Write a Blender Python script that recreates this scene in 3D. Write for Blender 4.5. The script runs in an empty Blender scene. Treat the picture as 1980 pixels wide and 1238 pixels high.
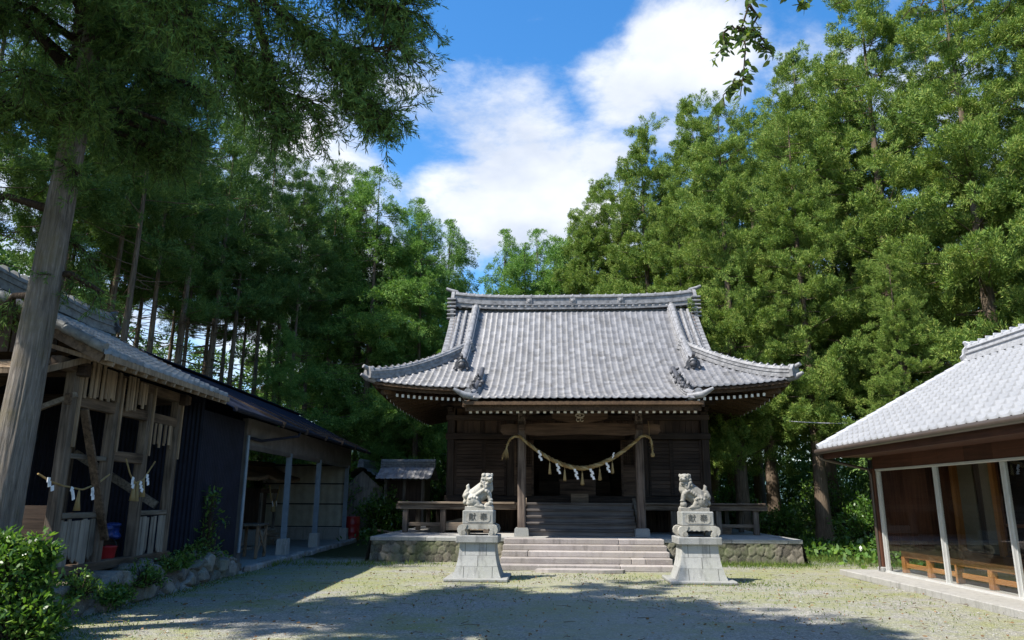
import bpy, bmesh, math, random
import numpy as np
from mathutils import Vector, Matrix, noise

R = math.radians
sc = bpy.context.scene
COL = sc.collection

# ------------------------------------------------------------------ camera
cam_d = bpy.data.cameras.new('camera')
cam = bpy.data.objects.new('camera', cam_d)
COL.objects.link(cam)
cam_d.sensor_width = 36.0
cam_d.lens = 26.0
cam_d.clip_start = 0.05
cam_d.clip_end = 3000
cam.location = (0, 0, 1.6)
cam.rotation_euler = (Matrix.Rotation(R(90 + 13.6), 4, 'X') @ Matrix.Rotation(R(0.3), 4, 'Z')).to_euler()
sc.camera = cam

# ------------------------------------------------------------------ light
SUN_T = Vector((0.66, 0.32, -1.0)).normalized()
sun_d = bpy.data.lights.new('sun', 'SUN')
sun = bpy.data.objects.new('sun', sun_d)
COL.objects.link(sun)
sun_d.energy = 5.0
sun_d.angle = R(0.53)
sun_d.color = (1.0, 0.95, 0.87)
sun.rotation_euler = SUN_T.to_track_quat('-Z', 'Y').to_euler()

sc.view_settings.view_transform = 'Standard'
sc.view_settings.look = 'None'
sc.view_settings.exposure = 0.86
sc.view_settings.gamma = 1.0
sc.view_settings.use_curve_mapping = False
sc.cycles.use_denoising = True
sc.cycles.denoising_prefilter = 'NONE'
sc.cycles.denoising_input_passes = 'RGB_ALBEDO_NORMAL'
sc.cycles.max_bounces = 6
sc.cycles.diffuse_bounces = 3
sc.cycles.glossy_bounces = 2
sc.cycles.transmission_bounces = 4
sc.cycles.transparent_max_bounces = 6
sc.cycles.caustics_reflective = False
sc.cycles.caustics_refractive = False


def NG(nt, kind, **kw):
    n = nt.nodes.new(kind)
    for k, v in kw.items():
        setattr(n, k, v)
    return n


def make_world():
    w = bpy.data.worlds.new('World')
    sc.world = w
    w.use_nodes = True
    nt = w.node_tree
    nt.nodes.clear()
    L = nt.links.new
    out = NG(nt, 'ShaderNodeOutputWorld')
    bg = NG(nt, 'ShaderNodeBackground')
    bg.inputs['Strength'].default_value = 0.14
    sky = NG(nt, 'ShaderNodeTexSky', sky_type='NISHITA', sun_disc=False)
    sky.sun_elevation = math.asin(-SUN_T.z)
    sky.sun_rotation = math.atan2(-SUN_T.x, -SUN_T.y)
    sky.air_density = 1.0
    sky.dust_density = 0.6
    sky.ozone_density = 2.2
    hs = NG(nt, 'ShaderNodeHueSaturation')
    hs.inputs['Saturation'].default_value = 1.34
    hs.inputs['Value'].default_value = 1.08
    L(sky.outputs[0], hs.inputs['Color'])
    tc = NG(nt, 'ShaderNodeTexCoord')
    sep = NG(nt, 'ShaderNodeSeparateXYZ')
    L(tc.outputs['Generated'], sep.inputs[0])

    def M(op, a, b=None, clamp=False):
        n = NG(nt, 'ShaderNodeMath', operation=op, use_clamp=clamp)
        for i, x in enumerate((a, b)):
            if x is None:
                continue
            if isinstance(x, (int, float)):
                n.inputs[i].default_value = x
            else:
                L(x, n.inputs[i])
        return n.outputs[0]
    zz = M('ADD', M('MAXIMUM', sep.outputs[2], 0.0), 0.55)
    cmb = NG(nt, 'ShaderNodeCombineXYZ')
    L(M('DIVIDE', sep.outputs[0], zz), cmb.inputs[0])
    L(M('DIVIDE', sep.outputs[1], zz), cmb.inputs[1])
    L(sep.outputs[2], cmb.inputs[2])
    nz = NG(nt, 'ShaderNodeTexNoise')
    nz.inputs['Scale'].default_value = 4.2
    nz.inputs['Detail'].default_value = 11
    nz.inputs['Roughness'].default_value = 0.62
    nz.inputs['Distortion'].default_value = 0.15
    L(cmb.outputs[0], nz.inputs['Vector'])
    # cloud banks: direction, tightness, weight
    banks = [((0.007, .924, .416), 95, .80), ((-.075, .915, .396), 170, .70), ((.095, .942, .36), 190, .72),
             ((.15, .872, .53), 260, .72), ((.212, .838, .563), 200, .85), ((.115, .91, .44), 240, .6),
             ((.22, .885, .47), 220, .5), ((.04, .84, .60), 420, .32), ((-.26, .90, .32), 28, .62),
             ((-.5, .80, .25), 14, .55), ((.42, .85, .22), 26, .5), ((.6, .6, .35), 9, .45), ((-.3, -.8, .5), 3, .5)]
    tot = None
    for d, k, wgt in banks:
        v = Vector(d).normalized()
        vm = NG(nt, 'ShaderNodeVectorMath', operation='DOT_PRODUCT')
        L(tc.outputs['Generated'], vm.inputs[0])
        vm.inputs[1].default_value = v
        e = M('EXPONENT', M('MULTIPLY', M('SUBTRACT', vm.outputs['Value'], 1.0), float(k)))
        e = M('MULTIPLY', e, wgt)
        tot = e if tot is None else M('MAXIMUM', tot, e)
    dens = M('ADD', tot, M('MULTIPLY', M('SUBTRACT', nz.outputs[0], 0.5), 1.5))
    mr = NG(nt, 'ShaderNodeMapRange', interpolation_type='SMOOTHSTEP')
    mr.inputs['From Min'].default_value = 0.25
    mr.inputs['From Max'].default_value = 0.66
    L(dens, mr.inputs['Value'])
    nz2 = NG(nt, 'ShaderNodeTexNoise')
    nz2.inputs['Scale'].default_value = 6
    nz2.inputs['Detail'].default_value = 6
    L(cmb.outputs[0], nz2.inputs['Vector'])
    cr = NG(nt, 'ShaderNodeValToRGB')
    cr.color_ramp.elements[0].position = 0.36
    cr.color_ramp.elements[0].color = (2.9, 3.2, 3.75, 1)
    cr.color_ramp.elements[1].position = 0.66
    cr.color_ramp.elements[1].color = (4.5, 4.6, 4.75, 1)
    L(nz2.outputs[0], cr.inputs[0])
    mx = NG(nt, 'ShaderNodeMix', data_type='RGBA')
    L(M('MULTIPLY', mr.outputs[0], 0.96), mx.inputs['Factor'])
    L(hs.outputs[0], mx.inputs[6])
    L(cr.outputs[0], mx.inputs[7])
    L(mx.outputs[2], bg.inputs['Color'])
    L(bg.outputs[0], out.inputs[0])


make_world()


# ------------------------------------------------------------------ object helpers
def tag(o, label=None, cat=None, group=None, kind=None):
    if label: o['label'] = label
    if cat: o['category'] = cat
    if group: o['group'] = group
    if kind: o['kind'] = kind
    return o


def empty(name, loc, rz=0.0, label=None, cat=None, group=None):
    o = bpy.data.objects.new(name, None)
    COL.objects.link(o)
    o.location = loc
    o.rotation_euler = (0, 0, rz)
    o.empty_display_size = 0.2
    return tag(o, label, cat, group)


def copy_tree(o, parent=None):
    c = o.copy()
    COL.objects.link(c)
    if parent: c.parent = parent
    for ch in list(o.children):
        copy_tree(ch, c)
    return c


class MB:
    def __init__(s):
        s.v = []; s.f = []; s.m = []; s.sm = []

    def add(s, vs, fs, m=0, smooth=False):
        o = len(s.v)
        s.v += [tuple(x) for x in vs]
        for f in fs:
            s.f.append(tuple(i + o for i in f)); s.m.append(m); s.sm.append(smooth)

    def box(s, c, size, m=0, rot=None, bev=0.0):
        c = Vector(c); h = Vector(size) * 0.5
        b = min(bev, min(h) * 0.6)
        vs = []; fs = []
        if b <= 0:
            for z in (-1, 1):
                for y in (-1, 1):
                    for x in (-1, 1):
                        vs.append(Vector((x * h.x, y * h.y, z * h.z)))
            fs = [(0, 2, 3, 1), (4, 5, 7, 6), (0, 1, 5, 4), (2, 6, 7, 3), (0, 4, 6, 2), (1, 3, 7, 5)]
        else:
            key = {}
            cs = [(x, y, z) for x in (-1, 1) for y in (-1, 1) for z in (-1, 1)]
            for cn in cs:
                for a in range(3):
                    p = [cn[i] * (h[i] - (0 if i == a else b)) for i in range(3)]
                    key[(cn, a)] = len(vs); vs.append(Vector(p))
            for a in range(3):
                i, j = [k for k in range(3) if k != a]
                for sg in (-1, 1):
                    q = []
                    for u, w in ((-1, -1), (1, -1), (1, 1), (-1, 1)):
                        cn = [0, 0, 0]; cn[a] = sg; cn[i] = u; cn[j] = w
                        q.append(key[(tuple(cn), a)])
                    fs.append(tuple(q))
                for u in (-1, 1):
                    for w in (-1, 1):
                        c1 = [0, 0, 0]; c1[a] = -1; c1[i] = u; c1[j] = w
                        c2 = list(c1); c2[a] = 1
                        c1 = tuple(c1); c2 = tuple(c2)
                        fs.append((key[(c1, i)], key[(c1, j)], key[(c2, j)], key[(c2, i)]))
            for cn in cs:
                fs.append((key[(cn, 0)], key[(cn, 1)], key[(cn, 2)]))
            ff = []
            for f in fs:
                n = (vs[f[1]] - vs[f[0]]).cross(vs[f[2]] - vs[f[0]])
                ctr = sum((vs[i] for i in f), Vector()) / len(f)
                ff.append(f if n.dot(ctr) > 0 else tuple(reversed(f)))
            fs = ff
        if rot is not None:
            vs = [rot @ v for v in vs]
        s.add([v + c for v in vs], fs, m)

    def beam(s, p0, p1, w, h, m=0, bev=0.0, up=(0, 0, 1)):
        p0 = Vector(p0); p1 = Vector(p1)
        d = p1 - p0; L = d.length; d.normalize()
        upv = Vector(up)
        if abs(d.dot(upv)) > 0.98: upv = Vector((0, 1, 0))
        sd = d.cross(upv).normalized(); u2 = sd.cross(d).normalized()
        rot = Matrix((sd, d, u2)).transposed()
        s.box((p0 + p1) / 2, (w, L, h), m, rot, bev)

    def tube(s, pts, rad, n=8, m=0, cap=True, smooth=True):
        pts = [Vector(p) for p in pts]
        if not hasattr(rad, '__len__'): rad = [rad] * len(pts)
        vs = []; fs = []
        prev = None
        for i, p in enumerate(pts):
            t = (pts[min(i + 1, len(pts) - 1)] - pts[max(i - 1, 0)])
            if t.length < 1e-9: t = Vector((0, 0, 1))
            t.normalize()
            if prev is None:
                a = Vector((1, 0, 0)) if abs(t.x) < 0.8 else Vector((0, 1, 0))
                a = (a - t * a.dot(t)).normalized()
            else:
                a = prev - t * prev.dot(t)
                a = a.normalized() if a.length > 1e-6 else Vector((1, 0, 0))
            prev = a
            b = t.cross(a)
            for k in range(n):
                th = 2 * math.pi * k / n
                vs.append(p + (a * math.cos(th) + b * math.sin(th)) * rad[i])
        for i in range(len(pts) - 1):
            for k in range(n):
                fs.append((i * n + k, i * n + (k + 1) % n, (i + 1) * n + (k + 1) % n, (i + 1) * n + k))
        s.add(vs, fs, m, smooth)
        if cap:
            s.add([vs[k] for k in range(n)], [tuple(reversed(range(n)))], m)
            s.add([vs[(len(pts) - 1) * n + k] for k in range(n)], [tuple(range(n))], m)

    def sweep(s, prof, path, m=0, smooth=False, up=(0, 0, 1), cap=True, scl=None):
        path = [Vector(p) for p in path]; n = len(prof); vs = []; fs = []
        U = Vector(up)
        for i, p in enumerate(path):
            t = (path[min(i + 1, len(path) - 1)] - path[max(i - 1, 0)]).normalized()
            sd = t.cross(U).normalized(); u2 = sd.cross(t).normalized()
            k = scl[i] if scl else 1
            for a, b in prof:
                vs.append(p + sd * a * k + u2 * b * k)
        for i in range(len(path) - 1):
            for k in range(n):
                fs.append((i * n + k, i * n + (k + 1) % n, (i + 1) * n + (k + 1) % n, (i + 1) * n + k))
        s.add(vs, fs, m, smooth)
        if cap:
            s.add(vs[:n], [tuple(reversed(range(n)))], m)
            s.add(vs[-n:], [tuple(range(n))], m)

    def prism(s, poly, origin, ax, ay, th, m=0):
        """polygon in the plane (ax, ay) extruded by th along ax x ay, both ways by half"""
        O = Vector(origin); ax = Vector(ax).normalized(); ay = Vector(ay).normalized(); nz = ax.cross(ay)
        n = len(poly)
        vs = [O + ax * a + ay * b - nz * th / 2 for a, b in poly] + [O + ax * a + ay * b + nz * th / 2 for a, b in poly]
        fs = [tuple(reversed(range(n))), tuple(range(n, 2 * n))]
        fs += [(k, (k + 1) % n, n + (k + 1) % n, n + k) for k in range(n)]
        s.add(vs, fs, m)

    def lathe(s, prof, c, n=16, m=0, smooth=True):
        c = Vector(c); vs = []; fs = []
        for r, z in prof:
            for k in range(n):
                th = 2 * math.pi * k / n
                vs.append(c + Vector((r * math.cos(th), r * math.sin(th), z)))
        for i in range(len(prof) - 1):
            for k in range(n):
                fs.append((i * n + k, i * n + (k + 1) % n, (i + 1) * n + (k + 1) % n, (i + 1) * n + k))
        s.add(vs, fs, m, smooth)
        s.add(vs[:n], [tuple(reversed(range(n)))], m); s.add(vs[-n:], [tuple(range(n))], m)

    def ball(s, c, r, m=0, n=10, k=7, rot=None):
        c = Vector(c)
        if not hasattr(r, '__len__'): r = (r, r, r)
        vs = []; fs = []
        for i in range(k + 1):
            ph = math.pi * i / k
            for j in range(n):
                th = 2 * math.pi * j / n
                p = Vector((r[0] * math.sin(ph) * math.cos(th), r[1] * math.sin(ph) * math.sin(th), r[2] * math.cos(ph)))
                if rot is not None: p = rot @ p
                vs.append(c + p)
        for i in range(k):
            for j in range(n):
                fs.append((i * n + j, (i + 1) * n + j, (i + 1) * n + (j + 1) % n, i * n + (j + 1) % n))
        s.add(vs, fs, m, True)

    def build(s, name, mats, parent=None, loc=None):
        me = bpy.data.meshes.new(name)
        me.from_pydata(s.v, [], s.f)
        mats = mats if isinstance(mats, (list, tuple)) else [mats]
        for mt in mats: me.materials.append(mt)
        me.polygons.foreach_set('material_index', s.m)
        me.polygons.foreach_set('use_smooth', s.sm)
        me.update()
        o = bpy.data.objects.new(name, me)
        COL.objects.link(o)
        if parent: o.parent = parent
        if loc: o.location = loc
        return o


def np_mesh(name, V, Q, mats, parent=None, smooth=False, tone=None, link=True):
    """mesh from numpy: V (N,3), Q (M,4); tone = per-face float attribute"""
    me = bpy.data.meshes.new(name)
    V = np.ascontiguousarray(V, dtype=np.float32); Q = np.ascontiguousarray(Q, dtype=np.int32)
    k = Q.shape[1]
    me.vertices.add(len(V)); me.vertices.foreach_set('co', V.ravel())
    me.loops.add(Q.size); me.loops.foreach_set('vertex_index', Q.ravel())
    me.polygons.add(len(Q))
    me.polygons.foreach_set('loop_start', np.arange(0, Q.size, k, dtype=np.int32))
    if smooth: me.polygons.foreach_set('use_smooth', np.ones(len(Q), dtype=bool))
    me.update(calc_edges=True)
    if tone is not None:
        at = me.attributes.new('tone', 'FLOAT', 'FACE')
        at.data.foreach_set('value', np.ascontiguousarray(tone, dtype=np.float32))
    for mt in (mats if isinstance(mats, (list, tuple)) else [mats]): me.materials.append(mt)
    o = bpy.data.objects.new(name, me)
    if link:
        COL.objects.link(o)
        if parent: o.parent = parent
    return o


# ------------------------------------------------------------------ materials
def mat_base(name):
    m = bpy.data.materials.new(name)
    m.use_nodes = True
    nt = m.node_tree
    b = nt.nodes['Principled BSDF']
    return m, nt, b


def ramp(nt, fac, stops):
    cr = NG(nt, 'ShaderNodeValToRGB')
    while len(cr.color_ramp.elements) < len(stops): cr.color_ramp.elements.new(0.5)
    for e, (p, c) in zip(cr.color_ramp.elements, stops):
        e.position = p; e.color = (*c, 1)
    nt.links.new(fac, cr.inputs[0])
    return cr.outputs[0]


def coords(nt, scale=(1, 1, 1), space='Object'):
    tc = NG(nt, 'ShaderNodeTexCoord')
    mp = NG(nt, 'ShaderNodeMapping')
    mp.inputs['Scale'].default_value = scale
    nt.links.new(tc.outputs[space], mp.inputs[0])
    return mp.outputs[0]


def nz_(nt, vec, scale, detail=5, rough=0.55, dist=0.0):
    n = NG(nt, 'ShaderNodeTexNoise')
    n.inputs['Scale'].default_value = scale; n.inputs['Detail'].default_value = detail
    n.inputs['Roughness'].default_value = rough; n.inputs['Distortion'].default_value = dist
    nt.links.new(vec, n.inputs['Vector'])
    return n.outputs[0]


def math_(nt, op, a, b=None, clamp=False):
    n = NG(nt, 'ShaderNodeMath', operation=op, use_clamp=clamp)
    for i, x in enumerate((a, b)):
        if x is None: continue
        if isinstance(x, (int, float)): n.inputs[i].default_value = x
        else: nt.links.new(x, n.inputs[i])
    return n.outputs[0]


def mixc(nt, fac, a, b, mode='MIX'):
    n = NG(nt, 'ShaderNodeMix', data_type='RGBA', blend_type=mode)
    for i, x in ((0, fac), (6, a), (7, b)):
        if isinstance(x, (int, float)): n.inputs[i].default_value = x
        elif isinstance(x, tuple): n.inputs[i].default_value = (*x, 1)
        else: nt.links.new(x, n.inputs[i])
    return n.outputs[2]


def bump(nt, b, h, strength=0.4, dist=0.02):
    n = NG(nt, 'ShaderNodeBump')
    n.inputs['Strength'].default_value = strength; n.inputs['Distance'].default_value = dist
    nt.links.new(h, n.inputs['Height'])
    nt.links.new(n.outputs[0], b.inputs['Normal'])


def island(nt):
    return NG(nt, 'ShaderNodeNewGeometry').outputs['Random Per Island']


def tone_attr(nt):
    a = NG(nt, 'ShaderNodeAttribute', attribute_name='tone')
    return a.outputs['Fac']


def spec(b, v):
    b.inputs['Specular IOR Level'].default_value = v


def wood(name, dark, light, axis='z', rough=0.8, fine=26.0):
    m, nt, b = mat_base(name)
    sc_ = {'x': (1.2, fine, fine), 'y': (fine, 1.2, fine), 'z': (fine, fine, 1.2)}[axis]
    g = nz_(nt, coords(nt, sc_), 1.0, 6, 0.6, 0.6)
    big = nz_(nt, coords(nt), 1.7, 4)
    f = math_(nt, 'ADD', math_(nt, 'MULTIPLY', g, 0.75), math_(nt, 'MULTIPLY', big, 0.35))
    f = math_(nt, 'ADD', f, math_(nt, 'MULTIPLY', math_(nt, 'SUBTRACT', island(nt), 0.5), 0.28))
    c = ramp(nt, f, [(0.36, dark), (0.56, tuple(0.5 * (x + y) for x, y in zip(dark, light))), (0.75, light)])
    nt.links.new(c, b.inputs['Base Color'])
    b.inputs['Roughness'].default_value = rough
    spec(b, 0.25)
    bump(nt, b, g, 0.35, 0.008)
    return m


def plain(name, col, rough=0.6, var=0.25, scale=8.0, metal=0.0, sp=0.4, bmp=0.0):
    m, nt, b = mat_base(name)
    n = nz_(nt, coords(nt), scale, 6, 0.6)
    lo = tuple(x * (1 - var) for x in col); hi = tuple(min(1, x * (1 + var)) for x in col)
    nt.links.new(ramp(nt, n, [(0.3, lo), (0.7, hi)]), b.inputs['Base Color'])
    b.inputs['Roughness'].default_value = rough
    b.inputs['Metallic'].default_value = metal
    spec(b, sp)
    if bmp: bump(nt, b, n, bmp, 0.01)
    return m


def tile_mat(name, dark, light, stain, stain_amt=0.3, rough=0.42, sp=0.5):
    m, nt, b = mat_base(name)
    t = tone_attr(nt)
    f = math_(nt, 'ADD', math_(nt, 'ADD', math_(nt, 'MULTIPLY', t, .5), .25), math_(nt, 'MULTIPLY', math_(nt, 'SUBTRACT', nz_(nt, coords(nt), 9, 6, .65), .5), .35))
    c = ramp(nt, f, [(0.1, dark), (0.9, light)])
    s = math_(nt, 'MULTIPLY', ramp(nt, nz_(nt, coords(nt, (1, 1, 1)), 2.3, 8, .7), [(0.48, (0, 0, 0)), (0.72, (1, 1, 1))]), stain_amt)
    c = mixc(nt, s, c, stain)
    nt.links.new(c, b.inputs['Base Color'])
    b.inputs['Roughness'].default_value = rough
    spec(b, sp)
    bump(nt, b, nz_(nt, coords(nt), 55, 3), 0.12, 0.004)
    return m


def stone_mat(name, c1, c2, moss=None, moss_amt=0.0, grain=90.0, use_tone=False, bmp=0.5):
    m, nt, b = mat_base(name)
    g = nz_(nt, coords(nt), grain, 3, .6)
    big = nz_(nt, coords(nt), 2.6, 7, .65)
    f = math_(nt, 'ADD', math_(nt, 'MULTIPLY', g, 0.55), math_(nt, 'MULTIPLY', big, 0.55))
    v = tone_attr(nt) if use_tone else island(nt)
    f = math_(nt, 'ADD', f, math_(nt, 'MULTIPLY', math_(nt, 'SUBTRACT', v, .5), .3))
    c = ramp(nt, f, [(0.35, c1), (0.72, c2)])
    if moss:
        mm = nz_(nt, coords(nt), 1.3, 8, .7)
        c = mixc(nt, math_(nt, 'MULTIPLY', ramp(nt, mm, [(0.45, (0, 0, 0)), (0.65, (1, 1, 1))]), moss_amt), c, moss)
    st = ramp(nt, nz_(nt, coords(nt, (7, 7, .8)), 1.0, 6, .65), [(.52, (0, 0, 0)), (.72, (1, 1, 1))])
    c = mixc(nt, math_(nt, 'MULTIPLY', st, .55), c, tuple(x * .38 for x in c1))
    sp_ = ramp(nt, nz_(nt, coords(nt), 17, 4, .6), [(.60, (0, 0, 0)), (.68, (1, 1, 1))])
    c = mixc(nt, math_(nt, 'MULTIPLY', sp_, .35), c, tuple(min(1, x * 1.15) for x in c2))
    nt.links.new(c, b.inputs['Base Color'])
    b.inputs['Roughness'].default_value = 0.85
    spec(b, 0.3)
    bump(nt, b, math_(nt, 'ADD', g, nz_(nt, coords(nt), 14, 5)), bmp, 0.008)
    return m


def leaf_mat(name, stops, trans=0.35, rough=0.7, sp=0.15, var_scale=0.9):
    m, nt, b = mat_base(name)
    r = island(nt)
    n = nz_(nt, coords(nt), var_scale, 3)
    f = math_(nt, 'ADD', math_(nt, 'MULTIPLY', r, .55), math_(nt, 'MULTIPLY', n, .45))
    c = ramp(nt, f, stops)
    nt.links.new(c, b.inputs['Base Color'])
    b.inputs['Roughness'].default_value = rough
    spec(b, sp)
    tr = NG(nt, 'ShaderNodeBsdfTranslucent')
    c2 = mixc(nt, 1.0, c, (1.5, 1.6, 0.7), 'MULTIPLY')
    nt.links.new(c2, tr.inputs[0])
    ms = NG(nt, 'ShaderNodeMixShader')
    ms.inputs[0].default_value = trans
    nt.links.new(b.outputs[0], ms.inputs[1]); nt.links.new(tr.outputs[0], ms.inputs[2])
    nt.links.new(ms.outputs[0], nt.nodes['Material Output'].inputs[0])
    return m


def bark_mat(name, dark, light, moss=None):
    m, nt, b = mat_base(name)
    g = nz_(nt, coords(nt, (22, 22, 1.5)), 1.0, 8, .7, 1.0)
    big = nz_(nt, coords(nt), 1.2, 4)
    f = math_(nt, 'ADD', math_(nt, 'MULTIPLY', g, .8), math_(nt, 'MULTIPLY', big, .3))
    c = ramp(nt, f, [(0.36, dark), (0.56, tuple(.55 * x + .45 * y for x, y in zip(dark, light))), (0.72, light)])
    if moss:
        c = mixc(nt, math_(nt, 'MULTIPLY', ramp(nt, nz_(nt, coords(nt), .9, 6, .7), [(.5, (0, 0, 0)), (.65, (1, 1, 1))]), .6), c, moss)
    nt.links.new(c, b.inputs['Base Color'])
    b.inputs['Roughness'].default_value = 0.95
    spec(b, 0.1)
    bump(nt, b, g, 0.9, 0.03)
    return m


W_DARK_Z = wood('old dark timber upright', (.018, .012, .009), (.085, .058, .042), 'z')
W_DARK_X = wood('old dark timber lying', (.018, .012, .009), (.085, .058, .042), 'x')
W_DARK_Y = wood('old dark timber deep', (.018, .012, .009), (.085, .058, .042), 'y')
W_BEAM_X = wood('weathered brown beam', (.025, .015, .010), (.145, .092, .06), 'x', fine=14)
W_PILLAR = wood('weathered pillar', (.045, .032, .026), (.24, .19, .155), 'z', fine=18)
W_SHUT = wood('shutter boards', (.022, .014, .010), (.085, .056, .04), 'x')
W_VER_X = wood('veranda timber', (.06, .042, .03), (.30, .235, .17), 'x')
W_VER_Z = wood('veranda post timber', (.06, .045, .034), (.26, .21, .165), 'z')
W_RAFT = wood('eave rafters', (.03, .018, .010), (.15, .092, .052), 'y')
W_GREY_Z = wood('grey weathered planks', (.055, .048, .04), (.30, .265, .22), 'z', fine=20)
W_GREY_Y = wood('grey weathered rails', (.055, .046, .036), (.28, .24, .19), 'y', fine=20)
W_SHED_Z = wood('shed posts', (.045, .033, .024), (.25, .195, .145), 'z', fine=18)
W_SHED_Y = wood('shed beams', (.04, .026, .017), (.21, .145, .095), 'y', fine=18)
W_TAN_Z = wood('pale boards', (.10, .07, .045), (.34, .25, .165), 'z', fine=20)
W_ORANGE_Y = wood('varnished bench wood', (.24, .095, .028), (.46, .215, .075), 'y', rough=.45, fine=16)
W_ORANGE_Z = wood('varnished bench leg', (.24, .095, .028), (.46, .215, .075), 'z', rough=.45, fine=16)
W_RED_Y = wood('red brown boarding', (.035, .014, .009), (.11, .045, .028), 'y', rough=.6)
W_RED_Z = wood('red brown uprights', (.045, .018, .011), (.16, .068, .038), 'z', rough=.6)
M_WHITE = plain('white painted rafter ends', (.78, .76, .70), .6, .12)
M_TILE = tile_mat('silver grey roof tiles', (.105, .105, .11), (.235, .235, .245), (.055, .05, .04), .65)
M_TILE_OLD = tile_mat('old mossy roof tiles', (.13, .132, .13), (.34, .34, .33), (.09, .10, .06), .5, .7, .25)
M_TILE_NEW = tile_mat('new silver roof tiles', (.235, .24, .25), (.295, .30, .31), (.17, .17, .17), .2)
M_RIDGE = plain('ridge tiles', (.20, .20, .205), .5, .5, 7, sp=.4)
M_RIDGE_OLD = plain('old ridge tiles', (.16, .165, .16), .6, .45, 9)
M_RIDGE_NEW = plain('new ridge tiles', (.36, .365, .38), .45, .25, 9, sp=.5)
M_ONI = plain('dark demon tile', (.06, .06, .065), .55, .5, 20)
M_STONE = stone_mat('granite', (.20, .20, .19), (.40, .40, .38), (.17, .18, .13), .45)
M_STONE_PALE = stone_mat('pale carved granite', (.19, .18, .155), (.46, .44, .385), (.13, .12, .095), .55)
M_STEP = stone_mat('step stone', (.22, .195, .18), (.43, .39, .365), (.20, .18, .12), .3)
M_WALLST = stone_mat('field stone', (.04, .036, .028), (.19, .17, .13), (.06, .085, .025), .7, 50, True, .8)
M_RUBBLE = stone_mat('rubble stone', (.085, .08, .07), (.30, .28, .25), (.065, .09, .035), .5, 50, True, .8)
M_CONC = stone_mat('concrete', (.26, .25, .23), (.42, .41, .385), (.2, .19, .15), .4, 60, bmp=.2)
M_CUT = plain('cut shadowed lettering', (.07, .068, .06), .9, .3)
M_STEEL_BLUE = plain('blue grey painted steel', (.16, .21, .26), .45, .2, 5, sp=.5)
M_CORR = plain('dark blue corrugated sheet', (.010, .012, .022), .7, .35, 3, sp=.18)
M_CORR_ROOF = plain('dark blue roof sheet', (.013, .016, .028), .8, .4, 1.5, sp=.06)
M_CORR_GREY = plain('grey brown corrugated sheet', (.085, .078, .075), .55, .3, 3)
M_CREAM = plain('cream wall sheet', (.34, .33, .27), .7, .18, 3)
M_ALU = plain('pale aluminium', (.62, .62, .60), .35, .08, 4, .35, .5)
M_BROWN_METAL = plain('brown gutter', (.06, .045, .035), .4, .2, 4, sp=.5)
M_RED = plain('red enamel', (.30, .016, .018), .4, .25, 6, sp=.5)
M_BLUE = plain('blue tarpaulin', (.012, .035, .16), .45, .3, 6)
M_BLACK = plain('dark interior', (.012, .011, .010), .9, .3)
M_STRAW = leaf_mat('rice straw', [(.25, (.17, .10, .04)), (.5, (.32, .225, .10)), (.75, (.43, .35, .19))], .15, .8, .2, 6)
M_PAPER = plain('white paper', (.83, .83, .84), .8, .05, 10)
M_GLASS = plain('dark window glass', (.012, .013, .014), .08, .2, 2, sp=.6)
def clear_glass():
    m, nt, b = mat_base('clear window glass')
    nt.nodes.remove(b)
    lw = NG(nt, 'ShaderNodeLayerWeight'); lw.inputs[0].default_value = .5
    fr = math_(nt, 'ADD', math_(nt, 'MULTIPLY', math_(nt, 'POWER', lw.outputs['Facing'], 4.0), .8), .035)
    t = NG(nt, 'ShaderNodeBsdfTransparent'); t.inputs[0].default_value = (.96, .97, .965, 1)
    gl = NG(nt, 'ShaderNodeBsdfGlossy'); gl.inputs['Roughness'].default_value = .01
    mx = NG(nt, 'ShaderNodeMixShader')
    nt.links.new(fr, mx.inputs[0]); nt.links.new(t.outputs[0], mx.inputs[1]); nt.links.new(gl.outputs[0], mx.inputs[2])
    nt.links.new(mx.outputs[0], nt.nodes['Material Output'].inputs[0])
    return m


M_CLEAR = clear_glass()
M_FUSUMA = plain('cream sliding panel', (.17, .145, .10), .8, .08)
M_THATCH = wood('old shingle roofing', (.06, .04, .025), (.24, .165, .10), 'y')
M_CABLE = plain('black cable', (.02, .02, .02), .6, .1)
M_SOIL = stone_mat('bare soil', (.05, .04, .028), (.14, .115, .08), (.05, .075, .02), .5, 30)

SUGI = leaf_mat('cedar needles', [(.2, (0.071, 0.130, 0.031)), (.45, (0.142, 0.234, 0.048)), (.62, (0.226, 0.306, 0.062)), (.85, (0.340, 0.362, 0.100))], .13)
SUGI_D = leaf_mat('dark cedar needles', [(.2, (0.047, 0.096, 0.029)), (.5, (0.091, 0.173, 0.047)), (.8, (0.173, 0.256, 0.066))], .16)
HINOKI = leaf_mat('cypress sprays', [(.2, (0.053, 0.129, 0.036)), (.45, (0.109, 0.222, 0.053)), (.65, (0.189, 0.311, 0.068)), (.88, (0.281, 0.395, 0.099))], .18)
BROAD = leaf_mat('broad leaves', [(.2, (0.039, 0.094, 0.018)), (.5, (0.078, 0.163, 0.029)), (.8, (0.156, 0.247, 0.046))], .35, .35, .5)
CHERRY = leaf_mat('cherry leaves', [(.2, (.04, .075, .022)), (.5, (.08, .13, .034)), (.8, (.16, .19, .05))], .4, .4, .5)
BROWN_N = leaf_mat('dead brown needles', [(.2, (.10, .055, .028)), (.5, (.19, .11, .055)), (.8, (.28, .18, .10))], .25)
GRASS = leaf_mat('grass blades', [(.2, (.05, .10, .018)), (.5, (.10, .16, .03)), (.8, (.19, .22, .06))], .35)
BARK = bark_mat('cedar bark', (.05, .036, .025), (.26, .20, .145))
BARK_NEAR = bark_mat('grey cedar bark', (.06, .052, .045), (.33, .29, .25), (.15, .125, .06))
BARK_DK = bark_mat('dark bark', (.022, .016, .012), (.10, .075, .055))

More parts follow.
